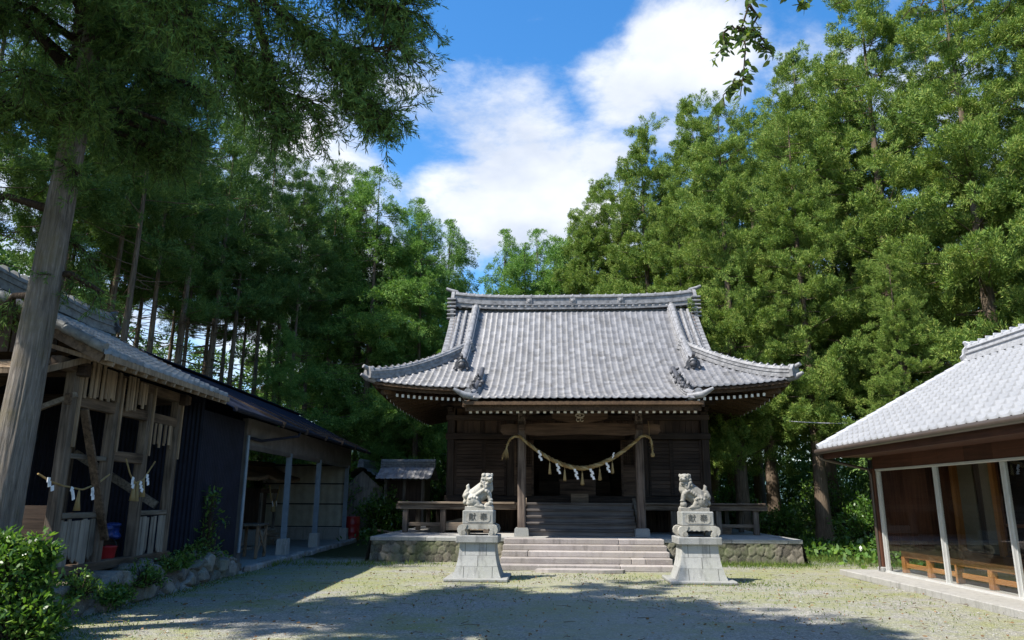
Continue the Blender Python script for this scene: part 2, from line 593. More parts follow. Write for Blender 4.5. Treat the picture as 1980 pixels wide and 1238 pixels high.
rs = np.random.default_rng(7)
random.seed(11)


# ------------------------------------------------------------------ ground
def make_ground():
    m, nt, b = mat_base('gravel and moss')
    co = coords(nt)
    vor = NG(nt, 'ShaderNodeTexVoronoi', feature='F1'); vor.inputs['Scale'].default_value = 46
    nt.links.new(co, vor.inputs['Vector'])
    sepc = NG(nt, 'ShaderNodeSeparateColor'); nt.links.new(vor.outputs['Color'], sepc.inputs[0])
    n1 = nz_(nt, co, 60, 4, .7)
    f = math_(nt, 'ADD', math_(nt, 'MULTIPLY', sepc.outputs[0], .5), math_(nt, 'MULTIPLY', n1, .5))
    grav = ramp(nt, f, [(.25, (.165, .16, .14)), (.55, (.29, .28, .238)), (.82, (.46, .44, .375))])
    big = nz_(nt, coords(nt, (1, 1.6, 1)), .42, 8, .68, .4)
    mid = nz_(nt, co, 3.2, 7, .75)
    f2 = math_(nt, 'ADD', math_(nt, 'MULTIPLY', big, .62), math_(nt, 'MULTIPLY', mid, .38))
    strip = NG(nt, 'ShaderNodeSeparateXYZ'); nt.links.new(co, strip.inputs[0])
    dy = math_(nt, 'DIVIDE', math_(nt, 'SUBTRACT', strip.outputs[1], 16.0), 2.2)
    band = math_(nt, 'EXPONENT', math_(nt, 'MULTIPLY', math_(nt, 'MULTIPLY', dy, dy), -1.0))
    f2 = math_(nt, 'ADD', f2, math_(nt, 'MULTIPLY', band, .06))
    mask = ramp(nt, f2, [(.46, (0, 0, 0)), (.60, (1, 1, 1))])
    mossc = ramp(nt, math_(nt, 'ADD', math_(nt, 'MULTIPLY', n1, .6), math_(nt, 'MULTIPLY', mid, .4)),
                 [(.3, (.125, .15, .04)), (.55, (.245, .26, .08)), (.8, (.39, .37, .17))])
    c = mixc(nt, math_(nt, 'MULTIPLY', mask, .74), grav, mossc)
    dirt = ramp(nt, nz_(nt, coords(nt), .8, 6, .7), [(.52, (0, 0, 0)), (.7, (1, 1, 1))])
    c = mixc(nt, math_(nt, 'MULTIPLY', dirt, .35), c, (.34, .30, .21))
    wx = math_(nt, 'DIVIDE', math_(nt, 'ADD', math_(nt, 'SUBTRACT', strip.outputs[0], 1.5), math_(nt, 'MULTIPLY', math_(nt, 'SUBTRACT', mid, .5), 2.4)), 1.5)
    way = math_(nt, 'EXPONENT', math_(nt, 'MULTIPLY', math_(nt, 'MULTIPLY', wx, wx), -1.0))
    c = mixc(nt, math_(nt, 'MULTIPLY', way, .38), c, (.36, .335, .27))
    # outside the yard the ground is leaf litter
    sp = NG(nt, 'ShaderNodeSeparateXYZ'); nt.links.new(co, sp.inputs[0])
    ax = math_(nt, 'ABSOLUTE', math_(nt, 'SUBTRACT', sp.outputs[0], 1.0))
    d = math_(nt, 'MAXIMUM', math_(nt, 'SUBTRACT', ax, 8.2), math_(nt, 'SUBTRACT', sp.outputs[1], 21.0))
    d = math_(nt, 'ADD', d, math_(nt, 'MULTIPLY', math_(nt, 'SUBTRACT', mid, .5), 3.0))
    mr = NG(nt, 'ShaderNodeMapRange'); mr.inputs['From Min'].default_value = -.4; mr.inputs['From Max'].default_value = .8
    nt.links.new(d, mr.inputs['Value'])
    lit = ramp(nt, n1, [(.3, (.035, .032, .016)), (.55, (.06, .07, .024)), (.8, (.12, .10, .05))])
    c = mixc(nt, mr.outputs[0], c, lit)
    nt.links.new(c, b.inputs['Base Color'])
    b.inputs['Roughness'].default_value = .95
    spec(b, .15)
    bump(nt, b, math_(nt, 'ADD', vor.outputs['Distance'], math_(nt, 'MULTIPLY', n1, .5)), .7, .03)
    # one sheet: fine near, coarse to the horizon, slightly uneven
    xs = np.concatenate([[-1500, -500, -200, -100, -60, -40, -25], np.arange(-16, 18.1, .5), [25, 40, 60, 100, 200, 500, 1500]])
    ys = np.concatenate([[-1500, -300, -80, -30, -12], np.arange(-4, 32.1, .5), [40, 55, 80, 130, 250, 600, 1500]])
    X, Y = np.meshgrid(xs, ys)
    Z = np.zeros_like(X)
    for i in range(X.shape[0]):
        for j in range(X.shape[1]):
            if abs(X[i, j]) < 30 and -10 < Y[i, j] < 40:
                Z[i, j] = .022 * (noise.noise(Vector((X[i, j] * .45, Y[i, j] * .45, 3.0))))
    n = len(xs)
    V = np.stack([X.ravel(), Y.ravel(), Z.ravel()], 1)
    I = np.arange(len(V)).reshape(X.shape)
    Q = np.stack([I[:-1, :-1].ravel(), I[:-1, 1:].ravel(), I[1:, 1:].ravel(), I[1:, :-1].ravel()], 1)
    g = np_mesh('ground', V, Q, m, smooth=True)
    tag(g, kind='structure')
    # far wooded hills
    hm = plain('far wooded hill', (.05, .09, .085), .95, .5, .06)
    for nm, (cx, cy, rx, ry, h, sd) in (('hills', (-80, 330, 210, 90, 30, 1.0)), ('hills', (190, 300, 200, 90, 26, 5.0)), ('hills', (-330, 190, 110, 180, 34, 9.0))):
        nx = 60
        uu = np.linspace(-1, 1, nx); GX, GY = np.meshgrid(uu, uu)
        r = np.sqrt(GX ** 2 + GY ** 2)
        Z = np.clip(1 - r, 0, 1) ** 1.2 * h
        for i in range(nx):
            for j in range(nx):
                Z[i, j] *= 1 + .45 * noise.noise(Vector((GX[i, j] * 3 + sd, GY[i, j] * 3, 0))) + .1 * noise.noise(Vector((GX[i, j] * 18 + sd, GY[i, j] * 18, 0)))
        V = np.stack([(GX * rx + cx).ravel(), (GY * ry + cy).ravel(), (Z - 1).ravel()], 1)
        I = np.arange(len(V)).reshape(GX.shape)
        Q = np.stack([I[:-1, :-1].ravel(), I[:-1, 1:].ravel(), I[1:, 1:].ravel(), I[1:, :-1].ravel()], 1)
        tag(np_mesh(nm, V, Q, hm, smooth=True), kind='structure')


make_ground()


# ------------------------------------------------------------------ tile roofs
def tile_wave(s):
    s = s - np.floor(s)
    return np.where(s < .64, -.45 * np.sin(np.pi * s / .64), .9 * np.sin(np.pi * (s - .64) / .36))


def tile_slope(name, fn, u0, u1, rows, keep, mat, parent, pitch=.195, amp=.021, lift=.075, samp=8, drop=.055, flip=False):
    """fn(u,d)->x,y,z arrays; rows = list of d from the eave up; keep(u,d) bool per face"""
    nt_ = max(1, int(round((u1 - u0) / pitch)))
    us = np.linspace(u0, u1, nt_ * samp + 1)
    w = tile_wave((us - u0) / ((u1 - u0) / nt_)) * amp
    col = np.minimum((np.arange(len(us) - 1) // samp), nt_ - 1)
    lines = []; rowid = []
    x, y, z = fn(us, np.full_like(us, rows[0]))
    lines.append(np.stack([x, y, z + w * .9 + lift - drop], 1)); rowid.append(-1)
    for j in range(len(rows) - 1):
        for k, d in ((0, rows[j]), (1, rows[j + 1])):
            x, y, z = fn(us, np.full_like(us, d))
            lines.append(np.stack([x, y, z + w + (lift if k == 0 else 0.0)], 1)); rowid.append(j)
    V = np.concatenate(lines); n = len(us)
    Q = []; T = []
    rr = np.random.default_rng(abs(hash(name)) % 1000 + len(rows))
    tn = rr.random((len(rows), nt_))
    for i in range(len(lines) - 1):
        a = np.arange(n - 1) + i * n
        q = np.stack([a, a + 1, a + 1 + n, a + n], 1)
        j = max(rowid[i], 0) if rowid[i] == rowid[i + 1] else max(rowid[i + 1], 0)
        dm = rows[j] * .5 + rows[min(j + 1, len(rows) - 1)] * .5
        um = .5 * (us[:-1] + us[1:])
        kp = keep(um, np.full_like(um, dm))
        Q.append(q[kp]); T.append(tn[j, col][kp])
    return np_mesh(name, V, np.concatenate(Q), mat, parent, smooth=False, tone=np.concatenate(T))


RIDGE_PROF = [(-.15, 0), (.15, 0), (.15, .07), (.125, .075), (.125, .14), (.145, .145), (.145, .16), (.115, .165), (.115, .24), (.13, .245), (.13, .26),
              (.10, .27), (.085, .32), (.05, .35), (0, .36), (-.05, .35), (-.085, .32), (-.10, .27), (-.13, .26), (-.13, .245), (-.115, .24),
              (-.115, .165), (-.145, .16), (-.145, .145), (-.125, .14), (-.125, .075), (-.15, .07)]


def ridge_knobs(mb, path, r, step, dz):
    """short round cap tiles with collars along a ridge"""
    path = [Vector(p) for p in path]
    L = sum((path[i + 1] - path[i]).length for i in range(len(path) - 1))
    n = int(L / step); acc = 0; i = 0
    for k in range(n):
        t = (k + .5) * L / n
        while i < len(path) - 2 and acc + (path[i + 1] - path[i]).length < t:
            acc += (path[i + 1] - path[i]).length; i += 1
        d = (path[i + 1] - path[i]).normalized()
        p = path[i] + d * (t - acc) + Vector((0, 0, dz))
        mb.tube([p - d * .025, p + d * .025], r, 8, 0)


def demon_tile(name, parent, loc, rz, s=1.0, mat=None):
    mb = MB()
    poly = [(-.30, 0), (-.34, .12), (-.26, .20), (-.24, .34), (-.15, .44), (-.17, .56), (-.07, .50), (0, .54), (.07, .50), (.17, .56), (.15, .44), (.24, .34), (.26, .20), (.34, .12), (.30, 0)]
    poly = [(a * s, b * s) for a, b in poly]
    Rz = Matrix.Rotation(rz, 3, 'Z')
    ax = Rz @ Vector((1, 0, 0)); ny = Rz @ Vector((0, 1, 0)); L = Vector(loc)
    mb.prism(poly, L, ax, (0, 0, 1), .10 * s)
    for a, b, r in ((0, .24, .13), (-.1, .36, .05), (.1, .36, .05), (0, .10, .07), (-.22, .09, .06), (.22, .09, .06)):
        mb.ball(L + ax * a * s + Vector((0, 0, b * s)) - ny * .055 * s, r * s, 0, 8, 6)
    mb.tube([L + Vector((0, 0, .5 * s)) + ny * .02, L + Vector((0, 0, .60 * s)) - ny * .28 * s], .06 * s, 10)
    return mb.build(name, mat or M_ONI, parent)


# ------------------------------------------------------------------ shrine hall
SH_RZ = R(-3.3)
SH_O = Vector((2.10, 24.0, 0))
SHRINE = empty('shrine_hall', SH_O, SH_RZ, 'dark timber shrine hall with sweeping silver grey tiled hip and gable roof', 'shrine')
EX, EY, RY = 6.2, -2.4, 2.5          # eave half width, eave y, ridge y
KX, KD = 3.05, -2.9                  # porch half width, porch eave offset


def prof_d(d):
    d = np.asarray(d, dtype=float)
    return np.where(d >= 0, 4.80 + .45 * d + .0597 * d * d, 4.80 + .45 * d + .070 * d * d)


def lift_c(a, d, half):
    """upturn towards a corner; a = distance along the eave from its middle"""
    t = np.clip((np.abs(a) - (half - 3.4)) / 3.4, 0, 1.2)
    return .24 * t ** 2.2 * np.clip(1 - np.asarray(d) / 2.9, 0, 1)


def front_fn(sign):
    def fn(u, d):
        y = EY + d if sign < 0 else (2 * RY - EY) - d
        return u, y, prof_d(d) + lift_c(u, np.maximum(d, 0), EX)
    return fn


SIDE_HALF = RY - EY + 0.0           # half length of the side eaves (4.9)


def side_fn(sign):
    def fn(u, e):
        return sign * (EX - e), RY + u, prof_d(e) + lift_c(u, e, SIDE_HALF)
    return fn


GX = 4.32


def build_shrine_roof():
    rows = list(np.arange(0, 4.91, .165)) + [4.9]
    rows_f = list(np.arange(KD, -.01, .17))[:-1] + rows
    lim = lambda d: np.maximum(EX - np.clip(d, 0, None), GX)
    def keep_f(u, d):
        ok = np.abs(u) <= lim(d)
        return np.where(d < 0, np.abs(u) <= KX, ok)
    tile_slope('roof', front_fn(-1), -EX, EX, rows_f, keep_f, M_TILE, SHRINE)
    tile_slope('roof', front_fn(1), -EX, EX, rows, lambda u, d: np.abs(u) <= lim(d), M_TILE, SHRINE)
    srows = list(np.arange(0, 2.66, .165))
    for sg in (-1, 1):
        tile_slope('side_roof', side_fn(sg), -SIDE_HALF, SIDE_HALF, srows, lambda u, e: np.abs(u) <= SIDE_HALF - e, M_TILE, SHRINE)
    # porch front edge tile drop at the main eaves beside the porch comes from row 0 of each slope
    # gable ends
    for sg in (-1, 1):
        gm = MB(); x = sg * 3.85
        pts = [(d, float(prof_d(d)) - .04) for d in np.linspace(2.4, 4.9, 9)]
        poly = [(EY + d, z) for d, z in pts] + [(2 * RY - EY - d, z) for d, z in reversed(pts[:-1])]
        gm.prism(poly, (x, 0, 0), (0, 1, 0), (0, 0, 1), .08)
        gm.build('gable_wall', W_DARK_Z, SHRINE)
    for sg in (-1, 1):
        for fb in (-1, 1):
            vb = MB(); path = []
            for d in np.linspace(1.7, 4.9, 12):
                y = EY + d if fb < 0 else 2 * RY - EY - d
                path.append((sg * (GX - .04), y, float(prof_d(d)) - .16))
            vb.sweep([(-.05, -.13), (.05, -.13), (.05, .12), (-.05, .12)], path)
            vb.build('verge_board', W_BEAM_X, SHRINE)
    # stepped verge tiles hanging over the gable edge
    for sg in (-1, 1):
        for fb in (-1, 1):
            vt = MB()
            for d in np.arange(1.75, 4.8, .165):
                y = EY + d if fb < 0 else 2 * RY - EY - d
                vt.box((sg * (GX + .03), y + .08 * (-fb), float(prof_d(d)) + .035), (.30, .20, .045), 0, Matrix.Rotation(math.atan(.45 + .12 * d) * -fb, 3, 'X'), .012)
                vt.box((sg * (GX + .16), y + .08 * (-fb), float(prof_d(d)) - .05), (.035, .19, .15), 0, Matrix.Rotation(math.atan(.45 + .12 * d) * -fb, 3, 'X'), .01)
            vt.build('verge_tiles', M_RIDGE, SHRINE)
    # round verge rolls between the descending ridge and the gable edge
    for sg in (-1, 1):
        for xx in (3.93, 4.16):
            rb = MB()
            path = [(sg * xx, EY + d, float(prof_d(d)) + .07) for d in np.linspace(2.05 if xx > 4.2 else 2.4, 4.72, 10)]
            rb.tube(path, .062, 10)
            rb.build('verge_roll', M_RIDGE, SHRINE)
    # main ridge: sweeps up slightly at the ends
    zr = float(prof_d(4.9)) - .06
    xs = np.linspace(-4.42, 4.42, 25)
    path = [(x, RY, zr + .16 * (abs(x) / 4.42) ** 4) for x in xs]
    prof = [(-.26, 0), (.26, 0), (.26, .06), (.21, .07), (.21, .15), (.25, .16), (.25, .20), (.17, .21), (.17, .44), (.21, .45), (.21, .475), (.13, .48), (.11, .55), (.06, .59), (0, .60),
            (-.06, .59), (-.11, .55), (-.13, .48), (-.21, .475), (-.21, .45), (-.17, .44), (-.17, .21), (-.25, .20), (-.25, .16), (-.21, .15), (-.21, .07), (-.26, .06)]
    mb = MB()
    mb.sweep(prof, path)
    for sg in (-1, 1):
        for k in range(-17, 18):
            mb.ball((k * .245, RY + sg * .215, zr + .115), (.075, .035, .06), 0, 8, 5)
        for k in (-1.6, -.0, 1.75):
            mb.box((k, RY + sg * .18, zr + .33), (.22, .06, .23), 0, None, .02)
            mb.lathe([(.075, 0), (.075, .02)], (0, 0, 0), 4) if False else None
            mb.ball((k, RY + sg * .215, zr + .33), (.07, .02, .07), 0, 10, 6)
    ridge_knobs(mb, path, .135, .30, .50)
    rg = mb.build('ridge', M_RIDGE, SHRINE)
    for sg in (-1, 1):
        eb = MB()
        x = sg * 4.44
        eb.prism([(-.36, -.42), (-.40, -.18), (-.30, .0), (-.30, .32), (-.22, .46), (-.10, .60), (0, .66), (.10, .60), (.22, .46), (.30, .32), (.30, 0), (.40, -.18), (.36, -.42)],
                 (x, RY, zr + .14), (0, 1, 0), (0, 0, 1), .12)
        for i in range(6):
            eb.box((x + sg * .02, RY - .30, zr - .33 + i * .145), (.34, .20, .07), 0, None, .03)
            eb.box((x + sg * .02, RY + .30, zr - .33 + i * .145), (.34, .20, .07), 0, None, .03)
        eb.tube([(x - sg * .15, RY, zr + .74), (x + sg * .12, RY, zr + .82), (x + sg * .28, RY, zr + .89)], [.075, .07, .06], 10)
        eb.build('ridge_end_tile', M_RIDGE, SHRINE)
    # descending ridges and hip ridges
    for sg in (-1, 1):
        path = [(sg * (3.56 + .02 * (4.8 - d)), EY + d, float(prof_d(d)) + .0) for d in np.linspace(1.45, 4.75, 14)]
        mb = MB(); mb.sweep([(a * 1.0, b * .95) for a, b in RIDGE_PROF], path)
        ridge_knobs(mb, path, .098, .21, .30)
        mb.build('descending_ridge', M_RIDGE, SHRINE)
        d0 = 1.38
        demon_tile('demon_tile', SHRINE, (sg * 3.63, EY + d0, float(prof_d(d0)) - .02), 0, .85)
        for fb in (-1, 1):
            path = []
            for t in np.linspace(-.05, 2.75, 16):
                y = EY + t if fb < 0 else 2 * RY - EY - t
                z = float(prof_d(t)) + float(lift_c(EX - t, max(t, 0), EX)) + .0 + .03 * max(0, 1 - t / .8) ** 2
                path.append((sg * (EX - t), y, z))
            mb = MB(); mb.sweep([(a * 1.05, b * .95) for a, b in RIDGE_PROF], path)
            ridge_knobs(mb, path, .10, .23, .30)
            # upturned end tile
            p = Vector(path[0]); q = Vector((sg, fb, 0)).normalized()
            mb.tube([p + Vector((0, 0, .28)) - q * .1, p + Vector((0, 0, .33)) + q * .08, p + Vector((0, 0, .38)) + q * .2], [.07, .07, .06], 10)
            mb.tube([p + Vector((0, 0, -.02)) - q * .25, p + Vector((0, 0, .03)) + q * .08, p + Vector((0, 0, .12)) + q * .26], [.10, .085, .045], 10)
            mb.prism([(-.2, 0), (-.22, .2), (-.1, .36), (.1, .36), (.22, .2), (.2, 0)], p + Vector((0, 0, .02)), (q.y, -q.x, 0), (0, 0, 1), .1)
            mb.build('hip_ridge', M_RIDGE, SHRINE)
        # porch side ridge with its leafy end ornaments
        path = [(sg * (KX - .12), EY + d, float(prof_d(d)) + .02 + .1 * max(0, (-2.3 - d)) ** 2) for d in np.linspace(KD + .02, .75, 12)]
        mb = MB(); mb.sweep([(a * .8, b * .62) for a, b in RIDGE_PROF], path)
        p = Vector(path[0])
        mb.tube([p + Vector((-sg * .25, .12, .0)), p + Vector((sg * .1, -.02, .05)), p + Vector((sg * .36, -.06, .20))], [.10, .085, .04], 10)
        mb.build('porch_ridge', M_RIDGE, SHRINE)
        for (d, s, dx) in ((-.1, .5, 0), (-1.35, .45, .02)):
            b_ = demon_tile('demon_tile', SHRINE, (sg * (KX - .10 + dx), EY + d, float(prof_d(d)) + .12), 0, s)
        ob = MB()
        ob.tube([(sg * (KX - .12), EY + d, float(prof_d(d)) + .24) for d in np.linspace(-1.35, .95, 8)], .075, 8)
        for k in range(15):
            d = random.uniform(-1.3, .9)
            ob.ball((sg * (KX - .12) + random.uniform(-.16, .16), EY + d, float(prof_d(d)) + random.uniform(.22, .34)), (random.uniform(.03, .07), .05, random.uniform(.04, .08)), 0, 6, 4)
        ob.build('ridge_ornament', M_ONI, SHRINE)


build_shrine_roof()


def build_shrine_eaves():
    # fascia boards under the tile edges, soffits and rafters with white ends
    fa = MB()
    def eave_line(u, d, dz):
        return (u, EY + d, float(prof_d(d)) + float(lift_c(u, max(d, 0), EX)) + dz)
    box_p = lambda w, h: [(-w / 2, -h / 2), (w / 2, -h / 2), (w / 2, h / 2), (-w / 2, h / 2)]
    for a, b_ in ((-EX + .12, -KX - .02), (KX + .02, EX - .12)):
        us = np.linspace(a, b_, 14)
        fa.sweep(box_p(.10, .07), [eave_line(u, .08, -.095) for u in us])
        fa.sweep(box_p(.08, .13), [eave_line(u, .17, -.20) for u in us])
    us = np.linspace(-EX + .12, EX - .12, 24)
    fa.sweep(box_p(.10, .09), [(u, 2 * RY - EY - .08, eave_line(u, .08, -.10)[2]) for u in us])
    for sg in (-1, 1):
        uu = np.linspace(-SIDE_HALF + .12, SIDE_HALF - .12, 20)
        g = lambda u, e, dz: (sg * (EX - e), RY + u, float(prof_d(e)) + float(lift_c(u, e, SIDE_HALF)) + dz)
        fa.sweep(box_p(.10, .07), [g(u, .08, -.095) for u in uu])
        fa.sweep(box_p(.08, .13), [g(u, .17, -.20) for u in uu])
    fa.sweep(box_p(.10, .09), [(u, EY + KD + .08, float(prof_d(KD)) - .10) for u in (-KX, KX)])
    fa.sweep(box_p(.09, .15), [(u, EY + KD + .20, float(prof_d(KD)) - .21) for u in (-KX + .05, KX - .05)])
    for sg in (-1, 1):
        fa.sweep(box_p(.08, .16), [(sg * (KX - .02), EY + d, float(prof_d(d)) - .12) for d in np.linspace(KD + .05, .6, 8)])
    fa.build('eave_fascia', W_RAFT, SHRINE)
    # soffit sheets
    V = []; Q = []
    def sheet(P):
        o = len(V); a, b_ = P.shape[:2]
        V.extend(P.reshape(-1, 3).tolist())
        for i in range(a - 1):
            for j in range(b_ - 1):
                Q.append((o + i * b_ + j, o + i * b_ + j + 1, o + (i + 1) * b_ + j + 1, o + (i + 1) * b_ + j))
    for fb in (-1, 1):
        P = np.zeros((8, 25, 3))
        for i, d in enumerate(np.linspace(.16, 2.9, 8)):
            for j, t in enumerate(np.linspace(-1, 1, 25)):
                u = t * (EX - d)
                P[i, j] = (u, EY + d if fb < 0 else 2 * RY - EY - d, prof_d(.1) + lift_c(u, 0, EX) * (1 - d / 4) - .20 + d * .20)
        sheet(P)
    for sg in (-1, 1):
        P = np.zeros((8, 25, 3))
        for i, e in enumerate(np.linspace(.16, 2.6, 8)):
            for j, t in enumerate(np.linspace(-1, 1, 25)):
                u = t * (SIDE_HALF - e)
                P[i, j] = (sg * (EX - e), RY + u, prof_d(.1) + lift_c(u, 0, SIDE_HALF) * (1 - e / 4) - .20 + e * .20)
        sheet(P)
    P = np.zeros((6, 2, 3))
    for i, d in enumerate(np.linspace(KD + .1, 1.2, 6)):
        for j, u in enumerate((-KX + .04, KX - .04)):
            P[i, j] = (u, EY + d, prof_d(KD) - .16 + (d - KD) * .16)
    sheet(P)
    np_mesh('soffit', np.array(V), np.array(Q), W_RAFT, SHRINE)
    # rafters
    k = 0
    def rafter(p0, p1, w=.075, h=.095):
        mb = MB()
        mb.beam(p0, p1, w, h, 0)
        d = (Vector(p0) - Vector(p1)).normalized()
        mb.beam(Vector(p0) + d * .012, Vector(p0) - d * .012, w * .96, h * .96, 1)
        return mb.build('rafter', [W_RAFT, M_WHITE], SHRINE)
    z0 = float(prof_d(KD))
    for u in np.linspace(-KX + .17, KX - .17, 34):
        rafter((u, EY + KD + .34, z0 - .285), (u, EY + .6, z0 - .285 + 3.1 * .16))
    for sg in (-1, 1):
        for u in np.linspace(KX + .15, EX - .75, 14):
            z = 4.80 + float(lift_c(u, 0, EX))
            rafter((sg * u, EY + .36, z - .31), (sg * u, EY + 2.35, 4.80 + float(lift_c(u, 0, EX)) * .45 - .31 + .42))
        for u in np.linspace(-SIDE_HALF + .75, SIDE_HALF - .75, 17):
            z = 4.80 + float(lift_c(u, 0, SIDE_HALF))
            rafter((sg * (EX - .36), RY + u, z - .31), (sg * (EX - 2.3), RY + u, 4.80 + float(lift_c(u, 0, SIDE_HALF)) * .45 - .31 + .42))
        for fb in (-1, 1):
            mb = MB()
            yq = lambda t: EY + t if fb < 0 else 2 * RY - EY - t
            mb.beam((sg * (EX - .3), yq(.3), 4.80 + .24 - .30), (sg * (EX - 2.5), yq(2.5), 4.80 + .22), .16, .2)
            mb.build('hip_rafter', W_RAFT, SHRINE)


build_shrine_eaves()


def build_shrine_body():
    HX = 4.05
    FZ = 1.50
    # main posts
    for x in (-HX, -2.12, 2.12, HX):
        mb = MB(); mb.box((x, 0, 2.68), (.25, .25, 4.1), 0, None, .025); mb.build('post', W_DARK_Z, SHRINE)
    for x in (-HX, HX):
        for y in (2.5, 5.0):
            mb = MB(); mb.box((x, y, 2.68), (.25, .25, 4.1), 0, None, .025); mb.build('post', W_DARK_Z, SHRINE)
    mb = MB()
    for z, h, d in ((3.56, .20, .34), (4.16, .17, .30), (4.60, .26, .34), (1.60, .20, .32)):
        mb.box((0, 0, z), (2 * HX + .34, d, h), 0, None, .015)
    mb.build('wall_beam', W_DARK_X, SHRINE)
    mb = MB()
    for sg in (-1, 1):
        for z, h in ((3.56, .20), (4.60, .26), (1.60, .20)):
            mb.box((sg * HX, 2.62, z), (.33, 4.9, h), 0, None, .015)
    mb.build('side_beam', W_DARK_Y, SHRINE)
    # brackets at the post heads
    mb = MB()
    for x in (-HX, -2.12, 2.12, HX):
        mb.box((x, -.30, 4.40), (.16, .52, .15), 0, None, .02)
        mb.box((x, -.28, 4.60), (.70, .18, .14), 0, None, .03)
    mb.build('bracket', W_DARK_X, SHRINE)
    # pale carved nosings on the corner posts
    mb = MB()
    for x in (-HX, HX):
        mb.box((x - .03, -.26, 3.56), (.16, .22, .13), 0, None, .04)
    # upper boarding
    up = MB()
    x = -HX + .16
    while x < HX - .16:
        w = random.uniform(.16, .24)
        up.box((x + w / 2, .03 + random.uniform(-.004, .004), 4.05), (w - .006, .05, .98), 0)
        x += w
    up.build('upper_boarding', wood('upper boards', (.03, .017, .011), (.12, .074, .048), 'z'), SHRINE)
    # horizontal board shutters, two leaves a side
    for sg in (-1, 1):
        for a, b_ in ((2.26, 2.98), (2.98, 3.92)):
            mb = MB()
            z = 1.72; n = 15
            for i in range(n):
                hh = (3.44 - 1.72) / n
                mb.box((sg * (a + b_) / 2, -.02 + random.uniform(-.004, .004), z + hh * (i + .5)), (b_ - a - .06, .04, hh - .010), 0, Matrix.Rotation(R(-7), 3, 'X'))
            mb.box((sg * (a + b_) / 2, .02, 2.58), (b_ - a - .02, .03, 1.72), 0)
            for xx in (a + .03, b_ - .03):
                mb.box((sg * xx, -.035, 2.58), (.06, .09, 1.72), 0)
            mb.build('shutter', W_SHUT, SHRINE)
        # lattice doors
        lf = empty('lattice_door', (0, 0, 0)); lf.parent = SHRINE
        x0, x1 = 1.38, 2.02
        xm = sg * (x0 + x1) / 2
        mb = MB()
        for xx in (x0 + .035, x1 - .035):
            mb.box((sg * xx, -.07, 2.55), (.07, .06, 1.80), 0, None, .006)
        for z in (1.69, 2.20, 2.62, 3.41):
            mb.box((xm, -.07, z), (x1 - x0 - .14, .06, .07), 0)
        mb.build('frame', W_BEAM_X, lf)
        mb = MB()
        mb.box((xm, -.055, 1.945), (x1 - x0 - .14, .02, .44), 0); mb.box((xm, -.055, 2.41), (x1 - x0 - .14, .02, .35), 0)
        mb.build('panel', W_BEAM_X, lf)
        mb = MB()
        for i in range(8):
            mb.box((sg * (x0 + .10 + i * .064), -.065, 3.015), (.016, .025, .72), 0)
        for i in range(8):
            mb.box((xm, -.078, 2.70 + i * .09), (x1 - x0 - .14, .012, .016), 0)
        mb.build('lattice', W_BEAM_X, lf)
    # side walls, back wall, inside
    mb = MB()
    for sg in (-1, 1):
        for i in range(14):
            mb.box((sg * (HX - .02), 2.5, 1.75 + .21 * i), (.05, 4.76, .203), 0)
    mb.build('side_wall', W_DARK_Y, SHRINE)
    mb = MB(); mb.box((0, 4.98, 3.1), (2 * HX - .3, .06, 3.3)); mb.box((0, 2.4, 4.55), (2 * HX - .4, 4.6, .05)); mb.build('back_wall', W_DARK_X, SHRINE)
    mb = MB(); mb.box((0, 2.5, FZ + .03), (2 * HX - .3, 4.7, .08)); mb.build('inner_floor', W_DARK_X, SHRINE)
    # altar steps far inside
    mb = MB()
    for i in range(3):
        mb.box((0, 3.4 + .35 * i, FZ + .2 + .2 * i), (2.6, .35, .25 + .4 * i), 0, None, .01)
    mb.build('altar', W_DARK_X, SHRINE)
    # veranda
    VX, VY = 5.30, -1.50
    mb = MB()
    n = 34
    for i in range(n):
        w = (2 * VX) / n
        mb.box((-VX + w * (i + .5), (VY - .14) / 2, FZ - .03), (w - .006, -VY - .14, .055), 0)
    mb.build('veranda_floor', W_DARK_Y, SHRINE)
    mb = MB()
    for sg in (-1, 1):
        for i in range(36):
            mb.box((sg * (HX + .13 + (VX - HX - .13) / 2), .02 + (5.2 / 36) * (i + .5), FZ - .03), (VX - HX - .13, 5.2 / 36 - .006, .055), 0)
    mb.build('side_veranda_floor', W_DARK_X, SHRINE)
    mb = MB()
    for a, b_ in ((-VX - .16, -1.85), (1.85, VX + .16)):
        mb.box(((a + b_) / 2, VY + .06, FZ - .135), (b_ - a, .15, .15), 0, None, .012)
        mb.box(((a + b_) / 2, VY + .03, FZ - .02), (b_ - a - .12, .20, .06), 0, None, .01)
    mb.build('veranda_edge', W_VER_X, SHRINE)
    mb = MB()
    for sg in (-1, 1):
        mb.box((sg * (VX - .06), 1.9, FZ - .135), (.14, 6.6, .15), 0, None, .012)
    mb.build('veranda_side_beam', W_VER_X, SHRINE)
    for x in (-5.18, -4.05, -2.75, 2.75, 4.05, 5.12):
        mb = MB(); mb.box((x, VY + .10, (.62 + FZ - .21) / 2), (.16, .16, FZ - .21 - .62), 0, None, .012)
        mb.build('veranda_post', W_VER_Z, SHRINE)
    for sg in (-1, 1):
        for y in (.4, 2.4, 4.6):
            mb = MB(); mb.box((sg * 5.12, y, (.62 + FZ - .21) / 2), (.15, .15, FZ - .21 - .62), 0, None, .012)
            mb.build('veranda_post', W_VER_Z, SHRINE)
    for sg in (-1, 1):
        mb = MB(); mb.box((sg * 4.60, VY + .10, .86), (.98, .09, .10), 0, None, .01)
        mb.box((sg * 3.4, VY + .12, .80), (1.14, .08, .22), 0, None, .01)
        mb.build('under_floor_rail', W_VER_X, SHRINE)
        mb = MB(); mb.beam((sg * 4.5, VY + .5, .70), (sg * 3.1, VY + .7, 1.0), .05, .24, 0); mb.build('leaning_board', W_VER_X, SHRINE)
